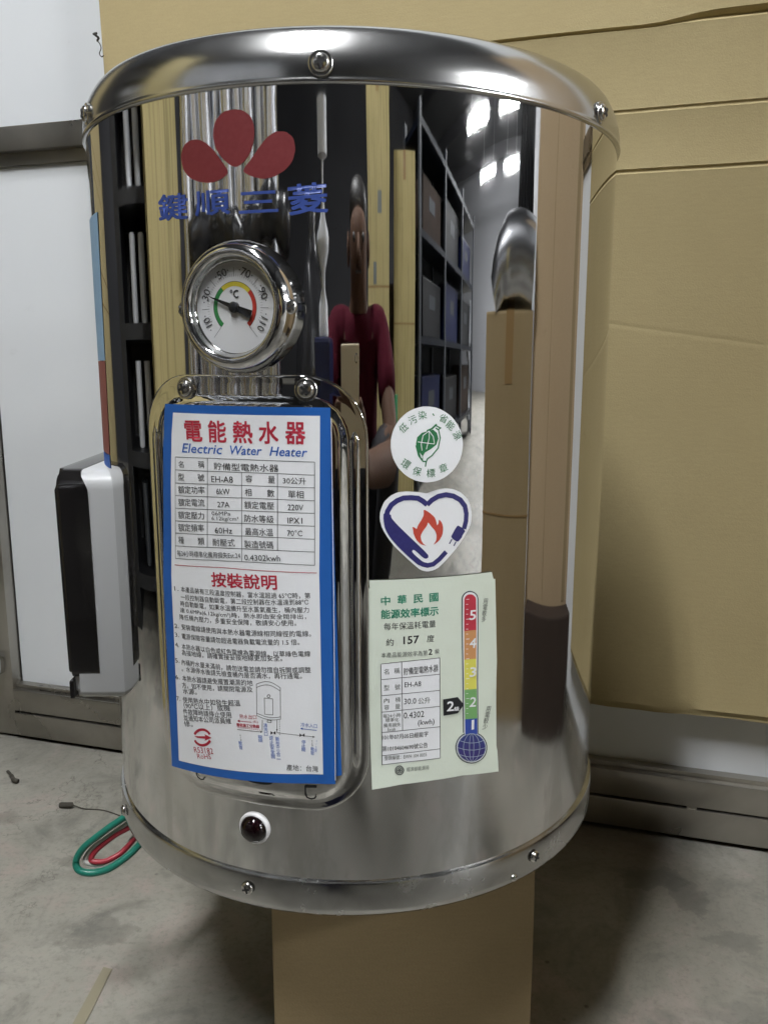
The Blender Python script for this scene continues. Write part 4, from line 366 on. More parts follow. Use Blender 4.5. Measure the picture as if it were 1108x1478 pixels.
def add_poly(bm, pts, lev):
    f = bm.faces.new([bm.verts.new((x, y, lev)) for x, y in pts])
    bmesh.ops.triangulate(bm, faces=[f], ngon_method='EAR_CLIP')

def print_parts(data, mapf, style, parent, step=3.0, smooth=True):
    """style: part name -> (material, level in mm); one mesh per printed part; returns them by name"""
    out = {}
    for part, (mat, lev) in style.items():
        bm = bmesh.new(); k = 0
        for p, pts in data["P"]:
            if p == part: add_poly(bm, pts, lev + k * .003); k += 1
        for p, w, pts in data["L"]:
            if p == part: add_line(bm, w, pts, lev + k * .003); k += 1
        for t in data["T"]:
            if t[0] == part: add_text(bm, t, lev + k * .003); k += 1
        if not bm.faces: bm.free(); continue
        us = [v.co.x for v in bm.verts]; u = math.floor(min(us) / step) * step + step
        while u < max(us):
            bmesh.ops.bisect_plane(bm, geom=bm.verts[:] + bm.edges[:] + bm.faces[:], plane_co=(u, 0, 0), plane_no=(1, 0, 0), dist=1e-4); u += step
        if part == 'paper_sheet' or part == 'white_field' or part == 'backing_sheet':
            zs = [v.co.y for v in bm.verts]; z = min(zs) + 6
            while z < max(zs):
                bmesh.ops.bisect_plane(bm, geom=bm.verts[:] + bm.edges[:] + bm.faces[:], plane_co=(0, z, 0), plane_no=(0, 1, 0), dist=1e-4); z += 6
        # faces must look outwards
        for f in bm.faces:
            f.normal_update()
            if f.normal.z < 0: f.normal_flip()
        for v in bm.verts: v.co = Vector(mapf(v.co.x, v.co.y, v.co.z))
        out[part] = obj(part, bm, mat, parent, smooth='all')
    return out

R = .18
def on_tank(ratio, lift=None):
    """(arc mm at radius R*ratio, height mm, level mm) -> tank space"""
    rr = R * ratio
    def f(u, z, lev):
        th = u / 1000 / rr; q = rr + lev / 1000 + (lift(u, z) if lift else 0)
        return (q * sin(th), -q * cos(th), z / 1000)
    return f
def cylp(th, r, z): return Vector((r * sin(th), -r * cos(th), z))
def frame_at(th, r, z):
    """matrix: local X along the tank's curve, Y up, Z outwards"""
    X = Vector((cos(th), sin(th), 0)); Y = Vector((0, 0, 1)); Z = Vector((sin(th), -cos(th), 0)); p = cylp(th, r, z)
    return Matrix(((X.x, Y.x, Z.x, p.x), (X.y, Y.y, Z.y, p.y), (X.z, Y.z, Z.z, p.z), (0, 0, 0, 1)))

# ------------------------------------------------------------------ the water heater
heater = thing("water_heater", (0, 0, FLOOR_TO_TANK), "polished stainless steel electric water heater with round gauge and labels, standing on a carton", "water heater")

ZB, ZT, ZTOP = .022, .462, .493
def sheet_wave(th, z):
    x, y = R * sin(th), R * cos(th)
    return .00027 * noise.noise(Vector((x * 11, y * 11, z * 4.5 + 1.3))) + .000065 * noise.noise(Vector((x * 34, y * 34, z * 8 + 4.0)))
bm = bmesh.new(); NS, NZ = 288, 72
grid = []
for j in range(NZ + 1):
    z = ZB - .004 + (ZT + .006 - ZB) * j / NZ
    grid.append([bm.verts.new(cylp(2 * pi * i / NS, R + sheet_wave(2 * pi * i / NS, z), z)) for i in range(NS)])
for a, b in zip(grid, grid[1:]):
    for i in range(NS): bm.faces.new((a[i], a[(i + 1) % NS], b[(i + 1) % NS], b[i]))
fix(bm); body = obj("tank_shell", bm, M['chrome'], heater, smooth='all')

bm = bmesh.new()   # the lid tilts a hair to the right, as in the photograph
LP, r_ = [(.1795, ZT + .0003), (.1812, ZT + .0006), (.1820, ZT + .0013), (.1820, ZT + .0022), (.1817, ZT + .0028), (.1816, ZT + .0040)], .1816
for k in range(1, 14):
    r_ -= .0019 * math.tan(rad(1 + 31 * (k / 13) ** 1.25)); LP.append((r_, ZT + .0040 + .0018 * k))
lathe(bm, LP + [(r_ - .0012, ZT + .0288), (r_ - .0026, ZT + .0302), (r_ - .0042, ZT + .0307), (r_ - .0052, ZT + .0302), (.160, ZT + .031), (.10, ZT + .038), (0, ZT + .042)], 256,
      Matrix.Translation((0, 0, 0)))
sh = Matrix.Identity(4); sh[2][0] = -.012
bmesh.ops.transform(bm, matrix=Matrix.Translation((0, 0, ZT)) @ sh @ Matrix.Translation((0, 0, -ZT)), verts=bm.verts[:])
fix(bm); obj("lid", bm, M['lid'], heater, smooth=50)

bm = bmesh.new()
lathe(bm, [(0, .006), (.120, .004), (.165, .002), (.1775, .0), (.1808, .0008), (.1822, .003), (.1824, .006), (.1824, ZB - .001), (.1819, ZB + .0004), (.1795, ZB + .0006)], 256)
fix(bm); obj("base_band", bm, M['dull'], heater, smooth=50)

# screws -----------------------------------------------------------
def screw_mesh(s=1.0, washer=True):
    bm = bmesh.new()
    prof = [(.0062 * s, -.001), (.0062 * s, .0008 * s), (.0058 * s, .0011 * s)] if washer else []
    prof += [(.0047 * s, .0011 * s), (.0047 * s, .0017 * s), (.0043 * s, .0025 * s), (.0033 * s, .0031 * s), (.0017 * s, .0034 * s), (0, .0035 * s)]
    lathe(bm, prof, 28)
    for w, l in ((.00072, .0028), (.0028, .00072)):
        box(bm, -w * s, w * s, -l * s, l * s, .0030 * s, (.00362 if w < l else .00364) * s, mi=1)
    fix(bm)
    me = bpy.data.meshes.new("screw"); bm.to_mesh(me); bm.free()
    for m in (M['screw'], M['hole']): me.materials.append(m)
    for p in me.polygons: p.use_smooth = True
    me.set_sharp_from_angle(angle=rad(35)); return me
SCREW = screw_mesh(); SCREW_S = screw_mesh(.86, False)
def put_screw(th, r, z, parent, me=SCREW, roll=0.0, tilt=0.0):
    o = bpy.data.objects.new("screw", me); COL.objects.link(o); o.parent = parent
    o.matrix_local = frame_at(th, r, z) @ Matrix.Rotation(tilt, 4, 'X') @ Matrix.Rotation(roll, 4, 'Z'); return o
for mm, z, roll in ((-16.3, .4715, .2), (166.5, .4695, .7), (-196, .4725, .5)):
    put_screw(mm / 1000 / R / 1.012, .1815, z, heater, roll=roll)
for mm, z, roll in ((-68.3, .0135, .3), (120.7, .0138, 1.0), (-205, .0135, .4)):
    put_screw(mm / 1000 / R / 1.012, .1824, z, heater, SCREW_S, roll)
bm = bmesh.new(); lathe(bm, [(.0026, -.0005), (.0025, .0006), (.0015, .0014), (0, .0017)], 16, frame_at(.1035 / R / 1.012, .1824, .0052)); fix(bm)
obj("rivet", bm, M['screw'], heater, smooth=50)

# access panel: a pressed cover, bent round the tank ------------------------------------
PC = -62.5                                  # centre line, mm of arc
def rrect(w, z0, z1, r, n=10):
    pts = []
    for cx, cz, a0 in ((w - r, z1 - r, 90), (-(w - r), z1 - r, 180), (-(w - r), z0 + r, 270), (w - r, z0 + r, 0)):
        for k in range(n + 1):
            a = rad(a0 - 90 + 90 * k / n)
            pts.append((cx + r * cos(a), cz + r * sin(a)))
    return pts
def dense(pts, step=4.0):
    out = []
    for a, b in zip(pts, pts[1:] + pts[:1]):
        d = math.hypot(b[0] - a[0], b[1] - a[1]); n = max(1, int(d / step))
        out += [(a[0] + (b[0] - a[0]) * k / n, a[1] + (b[1] - a[1]) * k / n) for k in range(n)]
    return out
outer = dense(rrect(69, 69, 319.5, 34))
def ring(w, z0, z1, r):
    """same point count as `outer`, matched by direction from the centre"""
    b = rrect(w, z0, z1, max(r, 2)); B = dense(b, .8); res = []
    W0, Z0, Z1 = 69, 69, 319.5
    for (x, z) in outer:
        qx = x / W0 * w; qz = z0 + (z - Z0) / (Z1 - Z0) * (z1 - z0)
        res.append(min(B, key=lambda p: (p[0] - qx) ** 2 + (p[1] - qz) ** 2))
    return res
panel_rings = [(outer, -.4), (ring(69, 69, 319.5, 34), 1.3), (ring(68.8, 69.3, 319.3, 33.8), 1.9), (ring(68.3, 69.8, 318.8, 33), 2.15), (ring(67.3, 70.8, 317.8, 32), 2.15), (ring(65.6, 72.6, 316, 31), 1.95), (ring(64, 73.8, 314.4, 29), 1.9), (ring(63, 74.2, 313.2, 27.5), 1.9), (ring(61.2, 74.6, 311.4, 26), 1.9), (ring(59.6, 75, 309.8, 24.5), 1.9),
               (ring(58.5, 75.5, 308.6, 23), 1.9), (ring(57.4, 76.4, 307.6, 22), 2.15), (ring(55.4, 78.4, 305.6, 20.5), 3.4), (ring(54.0, 79.8, 304.4, 19), 3.95), (ring(52.4, 81, 303, 18), 4.1), (ring(51.2, 82.2, 301.8, 17), 4.1), (ring(49.5, 84, 300, 16), 4.1)]
bm = bmesh.new(); rows = []
for pts, h in panel_rings:
    rows.append([bm.verts.new((x + PC, z, h)) for x, z in pts])
for a, b in zip(rows, rows[1:]):
    for i in range(len(a)):
        j = (i + 1) % len(a)
        if (a[i].co - a[j].co).length + (b[i].co - b[j].co).length > 1e-6:
            try: bm.faces.new((a[i], a[j], b[j], b[i]))
            except ValueError: pass
bmesh.ops.remove_doubles(bm, verts=bm.verts[:], dist=1e-4)
edge_last = [e for e in bm.edges if e.is_boundary and all(abs(v.co.z - 4.1) < 1e-4 for v in e.verts)]
bmesh.ops.triangle_fill(bm, edges=edge_last, use_beauty=True)
u = PC - 48
while u < PC + 52:
    bmesh.ops.bisect_plane(bm, geom=bm.verts[:] + bm.edges[:] + bm.faces[:], plane_co=(u, 0, 0), plane_no=(1, 0, 0), dist=1e-4); u += 4
for f in bm.faces:
    f.normal_update()
for v in bm.verts: v.co = Vector(on_tank(1.0)(v.co.x, v.co.y, v.co.z))
fix(bm)
panel = obj("access_panel", bm, M['chrome'], heater, smooth='all')
panel.data.set_sharp_from_angle(angle=rad(55))
# pressed ribs along both edges of the panel
for side in (-1, 1):
    bm = bmesh.new(); cx = PC + side * 61.7; n = 44; rws = []
    for j in range(n + 1):
        z = 96 + (290 - 96) * j / n; end = min(j, n - j); k = min(1, math.sqrt(max(0, 1 - (1 - min(1, (end + .0) / 2.0)) ** 2)))
        rws.append([bm.verts.new(on_tank(1.0)(cx + 2.9 * max(.15, k) * cos(pi * i / 10), z, 1.8 + 1.35 * k * sin(pi * i / 10))) for i in range(11)])
    for a, b in zip(rws, rws[1:]):
        for i in range(10): bm.faces.new((a[i], a[i + 1], b[i + 1], b[i]))
    fix(bm); obj("pressed_rib", bm, M['chrome'], panel, smooth='all')
for u, roll in ((-97.5, .35), (-26, .9)): put_screw(u / 1000 / R, R + .0020, .3118, panel, roll=roll)
# knock-out slots under the label: a dark slit with a bent tongue
for u, z, full in ((-97, 83, 1), (-26.5, 82.5, 1), (-57, 85.5, 0)):
    fr = frame_at(u / 1000 / R, R + .0043, z / 1000)
    bm = bmesh.new()
    if full:
        pts = [(-3.4, 3.6), (-3.4, -2), (-2.3, -3.8), (0, -4.6), (2.0, -4.0), (3.0, -2.4)]
        add_line(bm, .9, pts, .1); f0 = len(bm.verts)
        add_poly(bm, [(-3.4, 4.0), (-3.4, 2.2), (3.2, 2.6), (3.2, 4.0)], .08)
    else:
        add_poly(bm, [(8 * cos(2 * pi * k / 20), 1.7 * sin(2 * pi * k / 20)) for k in range(20)], .1)
    for v in bm.verts: v.co = fr @ (v.co / 1000)
    fix(bm); obj("knockout_slot", bm, M['hole'], panel)

# thermometer ------------------------------------------------------------------------
GTH = -19.4 * pi / 180; GF = frame_at(GTH, R - .0015, .3545)
gauge = bpy.data.objects.new("thermometer_gauge", None); COL.objects.link(gauge); gauge.parent = heater; gauge.matrix_local = GF @ Matrix.Rotation(rad(-5.5), 4, 'Y') @ Matrix.Diagonal((.955, .955, .80, 1)); gauge.empty_display_size = .03
bm = bmesh.new()
lathe(bm, [(.0358, -.006), (.0360, .003), (.0359, .0060), (.0355, .0085), (.0348, .0110), (.0338, .0134), (.0325, .0154), (.0310, .0168), (.0294, .0174), (.0280, .0172), (.0271, .0163), (.0264, .0150), (.0257, .0128), (.0252, .0108), (.0248, .0106)], 120)
fix(bm); obj("bezel", bm, M['bezel'], gauge, smooth=60)
bm = bmesh.new(); lathe(bm, [(.0254, .0104), (0, .0105)], 96); fix(bm); dial = obj("dial", bm, M['dial'], gauge)
def gmap(x, y, lev): return (x / 1000, y / 1000, .0105 + lev / 1000)
def pol(a, r): return (r * sin(rad(a)), r * cos(rad(a)))
gd = {"T": [], "L": [], "P": []}; RG = 24.8
def band(name, a0, a1, r0, r1):
    n = max(4, int(abs(a1 - a0) / 5)); o_ = [pol(a0 + (a1 - a0) * k / n, r1) for k in range(n + 1)]; i_ = [pol(a1 + (a0 - a1) * k / n, r0) for k in range(n + 1)]
    gd["P"].append((name, o_ + i_))
for nm, a0, a1 in (("green_band", -139, -38), ("yellow_band", -38, 48), ("red_band", 48, 139)):
    band(nm, a0, a1, RG * .455, RG * .555)
    gd["L"].append(("dial_print", .22, [pol(a0 + (a1 - a0) * k / 20, RG * .555) for k in range(21)]))
for k in range(51):
    a = -115 + 230 * k / 50; gd["L"].append(("dial_print", .10 if k % 5 else .2, [pol(a, RG * .66), pol(a, RG * (.72 if k % 5 else .86))]))
for a in (-139, 139): gd["L"].append(("dial_print", .2, [pol(a, RG * .56), pol(a, RG * .86)]))
for k, s in enumerate(("·10·", "·30·", "·50·", "·70·", "·90·", "·110")):
    a = -115 + 46 * k; c = Vector(pol(a, RG * .70)); d = Vector((cos(rad(a)), -sin(rad(a)))); w = 4.6 if k < 5 else 5.0
    p0 = c - d * w; p1 = c + d * w; gd["T"].append(("dial_print", s, p0.x, p0.y, p1.x, p1.y, 4.4, ''))
gd["T"].append(("dial_print", "°C", -2.6, 5.0, 2.6, 5.0, 4.4, 'b'))
tip = Vector(pol(-69, RG * .66)); tail = Vector(pol(111, RG * .47)); dv = (tip - tail).normalized(); nv = Vector((-dv.y, dv.x)); sh_ = Vector(pol(111, 4.0))
for nm, wid in (("needle_pointer", 1),):
    gd["P"].append((nm, [tuple(tip + nv * .18), tuple(tip - nv * .18), tuple(-nv * .75), tuple(sh_ - nv * 1.1), tuple(tail - nv * 2.3), tuple(tail + nv * 2.3), tuple(sh_ + nv * 1.1), tuple(nv * .75)][::-1]))
print_parts(gd, gmap, {"green_band": (M['d_green'], .04), "yellow_band": (M['d_yellow'], .04), "red_band": (M['d_red'], .04), "dial_print": (M['black'], .08)}, dial, step=40)
nb = print_parts(gd, gmap, {"needle_pointer": (M['needle'], 1.6)}, gauge, step=40)["needle_pointer"]
nb.name = "needle"
_m = nb.modifiers.new("thickness", 'SOLIDIFY'); _m.thickness = .0005
bm = bmesh.new(); lathe(bm, [(.0030, .0105), (.0030, .0126), (.0022, .0132), (0, .0133)], 24); fix(bm); obj("needle_hub", bm, M['needle'], gauge, smooth=40)
glass = N("gauge_glass"); _tr = glass.new("ShaderNodeBsdfTransparent"); _gl = glass.new("ShaderNodeBsdfGlossy"); _gl.inputs["Roughness"].default_value = .03
_lw = glass.new("ShaderNodeLayerWeight"); _mx = glass.new("ShaderNodeMixShader")
glass.link(glass.math('ADD', glass.math('MULTIPLY', glass.math('POWER', _lw.outputs["Facing"], 4.0), .5), .035), _mx.inputs[0]); glass.link(_tr.outputs[0], _mx.inputs[1]); glass.link(_gl.outputs[0], _mx.inputs[2])
glass.link(_mx.outputs[0], glass.t.nodes["Material Output"].inputs["Surface"])
bm = bmesh.new(); lathe(bm, [(.0262, .0146), (.0, .0148)], 64); fix(bm); obj("gauge_glass", bm, glass.m, gauge, smooth='all')
for sx in (-1, 1):
    o = bpy.data.objects.new("screw", SCREW_S); COL.objects.link(o); o.parent = gauge
    o.matrix_local = Matrix.Translation((sx * .0338, -.0005, .0098)) @ Matrix.Rotation(sx * .75, 4, 'Y') @ Matrix.Rotation(.6, 4, 'Z')

# pilot lamp -------------------------------------------------------------------------
pl = bpy.data.objects.new("indicator_lamp", None); COL.objects.link(pl); pl.parent = heater; pl.matrix_local = frame_at(-.063 / R, R - .0004, .0525); pl.empty_display_size = .02
bm = bmesh.new(); lathe(bm, [(.0098, -.002), (.0099, .0012), (.0093, .0022), (.0085, .0023), (.0083, .0012)], 48); fix(bm); obj("lamp_ring", bm, M['ring'], pl, smooth=50)
bm = bmesh.new(); lathe(bm, [(.0084, .0005), (.0082, .0030), (.0070, .0052), (.0048, .0068), (.0022, .0076), (0, .0078)], 40); fix(bm); obj("lamp_lens", bm, M['lens'], pl, smooth='all')

# paper labels and decals ---------------------------------------------------------------
def label_group(name):
    o = bpy.data.objects.new(name, None); COL.objects.link(o); o.parent = heater; o.empty_display_size = .02; return o
def sstep(a, b, x): t = min(1, max(0, (x - a) / (b - a))); return t * t * (3 - 2 * t)
def rlift(u, z):      # the right edge of the rating label lifts a little towards the bottom
    e = sstep(-30, -12, u) * sstep(250, 110, z)
    return .0016 * e + .00025 * noise.noise(Vector((u / 22, z / 30, 2.0))) * sstep(-60, -112, u)
g = label_group("rating_label")
D = PRINT['rating']
under = {"T": [], "L": [], "P": [("under_sheet", [(-60, 290), (-13.2, 290), (-11.6, 200), (-9.3, 93.5), (-14, 92.4), (-60, 90)])]}
print_parts(under, on_tank(1.024), {"under_sheet": (M['bluepaper'], .35)}, g)
print_parts(D, on_tank(1.024, rlift), {"paper_sheet": (M['bluepaper'], .75), "white_field": (M['paper'], .87), "heading": (M['red'], .99), "section_heading": (M['red'], .99), "subtitle": (M['blue'], .99), "spec_table": (M['black'], .99), "divider_rule": (M['red'], .99),
            "instruction_text": (M['black'], .99), "origin_text": (M['black'], .99), "safety_mark": (M['red'], .99), "diagram": (M['black'], .99), "hot_outlet_text": (M['red'], 1.05), "cold_inlet_text": (M['blue'], 1.05)}, g)
edge = {"T": [], "P": [], "L": [("paper_edge", .35, [(-12.9, 297), (-12.6, 200), (-12.6, 150), (-12.75, 91.4)])]}
print_parts(edge, on_tank(1.024, rlift), {"paper_edge": (M['paper'], .95)}, g)

g = label_group("energy_label")
print_parts(PRINT['energy'], on_tank(1.004, lambda u, z: .0005 * noise.noise(Vector((u / 25, z / 20, 5.0))) * sstep(70, 90, u) + .0009 * sstep(100, 82, z) * sstep(40, 10, u)), {"backing_sheet": (M['greenpaper'], .1), "paper_sheet": (M['greenpaper'], .45), "table_field": (M['paper'], .57), "scale_outline": (M['outline'], .57), "scale_border": (M['white'], .67),
            "scale_red": (M['s_red'], .77), "scale_orange": (M['s_orange'], .77), "scale_yellow": (M['s_yellow'], .77), "scale_green": (M['s_green'], .77), "scale_blue": (M['s_blue'], .77), "globe": (M['globe'], .87), "globe_lines": (M['globeline'], .97), "scale_numerals": (M['white'], .90),
            "heading": (M['green'], .57), "consumption_text": (M['black'], .57), "grade_text": (M['gray'], .69), "authority_mark": (M['gray'], .69), "high_use_caption": (M['gray'], .69), "low_use_caption": (M['gray'], .69), "data_table": (M['black'], .69), "grade_arrow": (M['needle'], .97), "arrow_text": (M['white'], 1.07)}, g)
g = label_group("green_mark_sticker")
print_parts(PRINT['eco'], on_tank(1.003), {"paper_sheet": (M['paper'], -.2), "ring_text": (M['leaf'], -.1), "leaf_emblem": (M['leaf'], -.1), "leaf_veins": (M['white'], 0.0)}, g)
g = label_group("heart_sticker")
print_parts(PRINT['heart'], on_tank(1.003), {"paper_sheet": (M['paper'], -.2), "hand_and_plug": (M['navy'], -.1), "flame": (M['flame'], -.1)}, g)
g = label_group("maker_emblem")
print_parts(PRINT['logo'], on_tank(1.0015), {"petal": (M['decal_red'], .0), "maker_name": (M['decal_blue'], .0)}, g)
SU = (-189.2, -192.0, -194.6, -194.5)      # visible edge of the sticker round the left flank
side = {"T": [], "L": [], "P": [("sticker_blue", [(-229, 416), (SU[0], 416), (SU[1], 327), (-229, 327)]), ("sticker_red", [(-229, 326.6), (SU[1], 326.6), (SU[2], 267), (-229, 267)]), ("sticker_foot", [(-229, 266.6), (SU[2], 266.6), (SU[3], 258), (-229, 258)])]}
print_parts(side, on_tank(1.002), {"sticker_blue": (M['st_blue'], .0), "sticker_red": (M['st_red'], .0), "sticker_foot": (M['blue'], .0)}, label_group("side_sticker"))

# control box on the left flank -------------------------------------------------------
def slab(x0, x1, y0, y1, z0, z1, r, n=6, inset=0.0):
    """rounded in the y-z plane, extruded along x"""
    bm = bmesh.new(); pts = []
    for cy, cz, a0 in ((y1 - r, z1 - r, 0), (y0 + r, z1 - r, 90), (y0 + r, z0 + r * .6, 180), (y1 - r, z0 + r * .6, 270)):
        rr = (r, r) if a0 < 180 else (r, r * .6)
        pts += [(cy + rr[0] * cos(rad(a0 + 90 * k / n)), cz + rr[1] * sin(rad(a0 + 90 * k / n))) for k in range(n + 1)]
    a = [bm.verts.new((x0 + inset, y, z)) for y, z in pts]; b = [bm.verts.new((x1, y, z)) for y, z in pts]
    bm.faces.new(a); bm.faces.new(b[::-1])
    for i in range(len(a)):
        j = (i + 1) % len(a); bm.faces.new((a[i], b[i], b[j], a[j]))
    return bm
H0 = FLOOR_TO_TANK
bm = slab(-.1915, -.140, -.0870, .080, .305 - H0, .4625 - H0, .012); es = [e for e in bm.edges if all(v.co.x < -.19 for v in e.verts)]
bmesh.ops.bevel(bm, geom=es, offset=.004, segments=3, affect='EDGES'); fix(bm)
ctl = obj("control_box", bm, M['silver'], heater, smooth=40)
bm = slab(-.1950, -.1738, -.0876, .0806, .3195 - H0, .4631 - H0, .0126); es = [e for e in bm.edges if all(v.co.x < -.194 for v in e.verts)]
bmesh.ops.bevel(bm, geom=es, offset=.003, segments=3, affect='EDGES')
for v in bm.verts:      # the silver shell sweeps over the top of the black cover
    if v.co.x > -.18 and v.co.z > .4631 - H0 - .0135: v.co.x -= .006 * sstep(.4631 - H0 - .0135, .4631 - H0, v.co.z)
fix(bm); obj("front_cover", bm, M['gloss_black'], ctl, smooth=40)
bm = bmesh.new(); box(bm, -.1947, -.1915, -.0872, .080, .307 - H0, .3195 - H0, .0008); fix(bm); obj("cover_lip", bm, M['gloss_black'], ctl)

# supply wires hanging out below ---------------------------------------------------------
def lead(mat, pts, r):
    bm = bmesh.new(); tube(bm, spline([(x, y, z - H0) for x, y, z in pts], 10), r, 10); fix(bm); obj("lead_wire", bm, mat, heater, smooth='all')
lead(M['wire_green'], [(-.150, .02, .214), (-.176, .005, .178), (-.205, 0, .157), (-.223, -.002, .143), (-.2295, -.004, .132), (-.2265, -.006, .1245), (-.214, -.006, .1225), (-.197, -.004, .1285), (-.176, .006, .146), (-.150, .02, .195)], .0029)
lead(M['wire_white'], [(-.150, .025, .214), (-.176, .010, .1705), (-.200, .004, .152), (-.2165, .002, .1405), (-.2235, 0, .1315), (-.2195, -.001, .1275), (-.208, 0, .1275), (-.190, .008, .139), (-.150, .03, .19)], .0020)
lead(M['wire_red'], [(-.150, .022, .210), (-.178, .008, .164), (-.200, .003, .1495), (-.2135, .001, .139), (-.2185, -.001, .1315), (-.2135, -.002, .1295), (-.203, -.001, .131), (-.188, .008, .140), (-.150, .03, .186)], .0023)
# ------------------------------------------------------------------ the place: door wall, floor, carton, cardboard
TD = Vector((.948, -.318, 0)).normalized(); ND = Vector((TD.y, -TD.x, 0))     # along the door (right), and out of it (towards the room)
DOOR_N = .34
def W(s, n, z): return TD * s + ND * (n - DOOR_N) + Vector((0, 0, z))
WM = Matrix(((TD.x, -ND.x, 0, -ND.x * DOOR_N), (TD.y, -ND.y, 0, -ND.y * DOOR_N), (0, 0, 1, 0), (0, 0, 0, 1)))   # local x along the door, y into the door, z up
WROT = math.atan2(TD.y, TD.x)
def wallthing(name, label, cat, s=0.0, group=None):
    return thing(name, W(s, 0, 0), label, cat, group, WROT)

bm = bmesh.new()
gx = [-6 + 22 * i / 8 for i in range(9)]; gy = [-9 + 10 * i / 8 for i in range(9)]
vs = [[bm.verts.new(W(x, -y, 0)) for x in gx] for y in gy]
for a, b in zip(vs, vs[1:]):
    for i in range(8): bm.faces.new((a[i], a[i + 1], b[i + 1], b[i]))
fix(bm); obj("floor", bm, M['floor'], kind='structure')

door = wallthing("sliding_door", "white panelled workshop door with stainless steel rails behind the heater", "door")
bm = bmesh.new(); box(bm, -.62, 2.2, 0, .03, .05, .80); box(bm, -.62, 2.2, 0, .03, .80, 2.4); fix(bm)
obj("door_panel", bm, M['door'], door)
bm = bmesh.new(); box(bm, -.70, 2.2, -.016, .0, .7885, .8180, .0022); box(bm, -.62, 2.2, -.0045, .0, .7740, .7885); fix(bm); obj("middle_rail", bm, M['rail'], door, smooth=30)
bm = bmesh.new(); box(bm, -.622, 2.2, -.020, .02, .0425, .0745, .0022); box(bm, -.622, 2.2, -.012, .0, .0748, .0800); fix(bm); obj("bottom_rail", bm, M['rail'], door, smooth=30)
bm = bmesh.new(); box(bm, -.622, 2.2, -.0205, .02, .006, .0400, .0018); box(bm, .2790, .2895, -.0190, .0, .0385, .0440); box(bm, -.20, -.19, -.0190, .0, .0385, .0440); fix(bm); obj("bottom_rail", bm, M['rail'], door, smooth=30)
bm = bmesh.new(); box(bm, -.622, 1.1, -.008, .02, .0, .0425); fix(bm); obj("floor_gasket", bm, M['hole'], door)
bm = bmesh.new(); box(bm, -.70, -.622, -.018, .03, .004, .7880, .0025); fix(bm); obj("door_stile", bm, M['rail'], door, smooth=30)
bm = bmesh.new(); box(bm, -.668, -.632, -.034, -.018, .098, .122, .003); tube(bm, [(-.650, -.030, .120), (-.646, -.040, .117), (-.634, -.044, .108)], .0055, 10); fix(bm); obj("latch", bm, M['bezel'], door, smooth=35)
bm = bmesh.new(); box(bm, -.672, -.652, -.024, -.018, .125, .185, .002); fix(bm); obj("latch_plate", bm, M['hole'], door)

# the big cardboard sheet hung over the door; folds are pressed into it
card = wallthing("cardboard_sheet", "large tan cardboard sheet with pressed horizontal folds covering the door behind the heater", "cardboard")
def sheet_profile(s):
    """(z, offset out of the sheet) down the face, mm-fine at the folds"""
    wob = lambda k: .0016 * noise.noise(Vector((s * 7, k * 3.1, 0)))
    P = [(1.30, 0)]
    def fold(z, d, w, lip=.0005): P.extend([(z + w * 2.2, 0), (z + w, lip), (z + w * .2, -d), (z - w * .2, -d), (z - w, lip), (z - w * 2.4, 0)])
    fold(.8490 + wob(1) + (.004 * sstep(.19, .25, s)), 0.003 + .003 * sstep(.2, .3, s), .0020 + .0026 * sstep(.20, .26, s))
    fold(.7735 + wob(2), .0009, .0022)
    fold(.7170 + wob(3), .0013, .0024)
    fold(.5700 - .15 * (s - .17), .0003, .0022, 0)
    P += [(.40, .001), (.25, .002), (.175, .002), (.163, .003 + .004 * sstep(.16, .20, s) * sstep(.27, .23, s)), (.1575, .006 * sstep(.15, .20, s) * sstep(.28, .23, s)), (.155 + .0012 * noise.noise(Vector((s * 30, 0, 7))), .0045 * sstep(.15, .20, s) * sstep(.28, .23, s))]
    return P
bm = bmesh.new(); fr_, bk_ = [], []
SS = [-.4115 + .6 * i / 46 for i in range(46)] + [.1885 + 1.0 * i / 60 for i in range(61)]
SS = [s for s in SS if s < .56]
for s in SS:
    col = []
    for z, o in sheet_profile(s):
        ln = .0015 * noise.noise(Vector((s * 3.0, z * 3.0, 2)))
        e = .0016 * (z - 1.0) if s == SS[0] else 0
        col.append((s + (-.022 * (z - .9) * (1 if s == SS[0] else 0)), -.0275 - o - ln, z))
    fr_.append([bm.verts.new(p) for p in col]); bk_.append([bm.verts.new((p[0], p[1] + .0055, p[2])) for p in col])
for i in range(len(SS) - 1):
    for k in range(len(fr_[0]) - 1):
        bm.faces.new((fr_[i][k], fr_[i + 1][k], fr_[i + 1][k + 1], fr_[i][k + 1])); bm.faces.new((bk_[i][k], bk_[i][k + 1], bk_[i + 1][k + 1], bk_[i + 1][k]))
    for k in (0, -1): bm.faces.new((fr_[i][k], bk_[i][k], bk_[i + 1][k], fr_[i + 1][k]))
for i in (0, -1):
    for k in range(len(fr_[0]) - 1): bm.faces.new((fr_[i][k], fr_[i][k + 1], bk_[i][k + 1], bk_[i][k]))
fix(bm); obj("cardboard_face", bm, M['sheet'], card, smooth=28)

# a twist of dark cord on the sheet's edge
bm = bmesh.new(); tube(bm, spline([(-.4125, -.034, .9020), (-.4150, -.037, .9005), (-.4120, -.039, .8985), (-.4095, -.036, .8960), (-.4120, -.035, .8940), (-.4085, -.036, .8900), (-.4070, -.036, .8850), (-.4095, -.036, .8795), (-.4070, -.036, .8760), (-.4040, -.036, .8770)], 6), [.0013] * 26 + [.0006] * 29, 6)
bmesh.ops.transform(bm, matrix=WM, verts=bm.verts[:]); fix(bm)
tag(obj("knotted_cord", bm, M['cord'], smooth='all'), "little knot of dark cord at the upper left edge of the tan cardboard sheet", "cord")

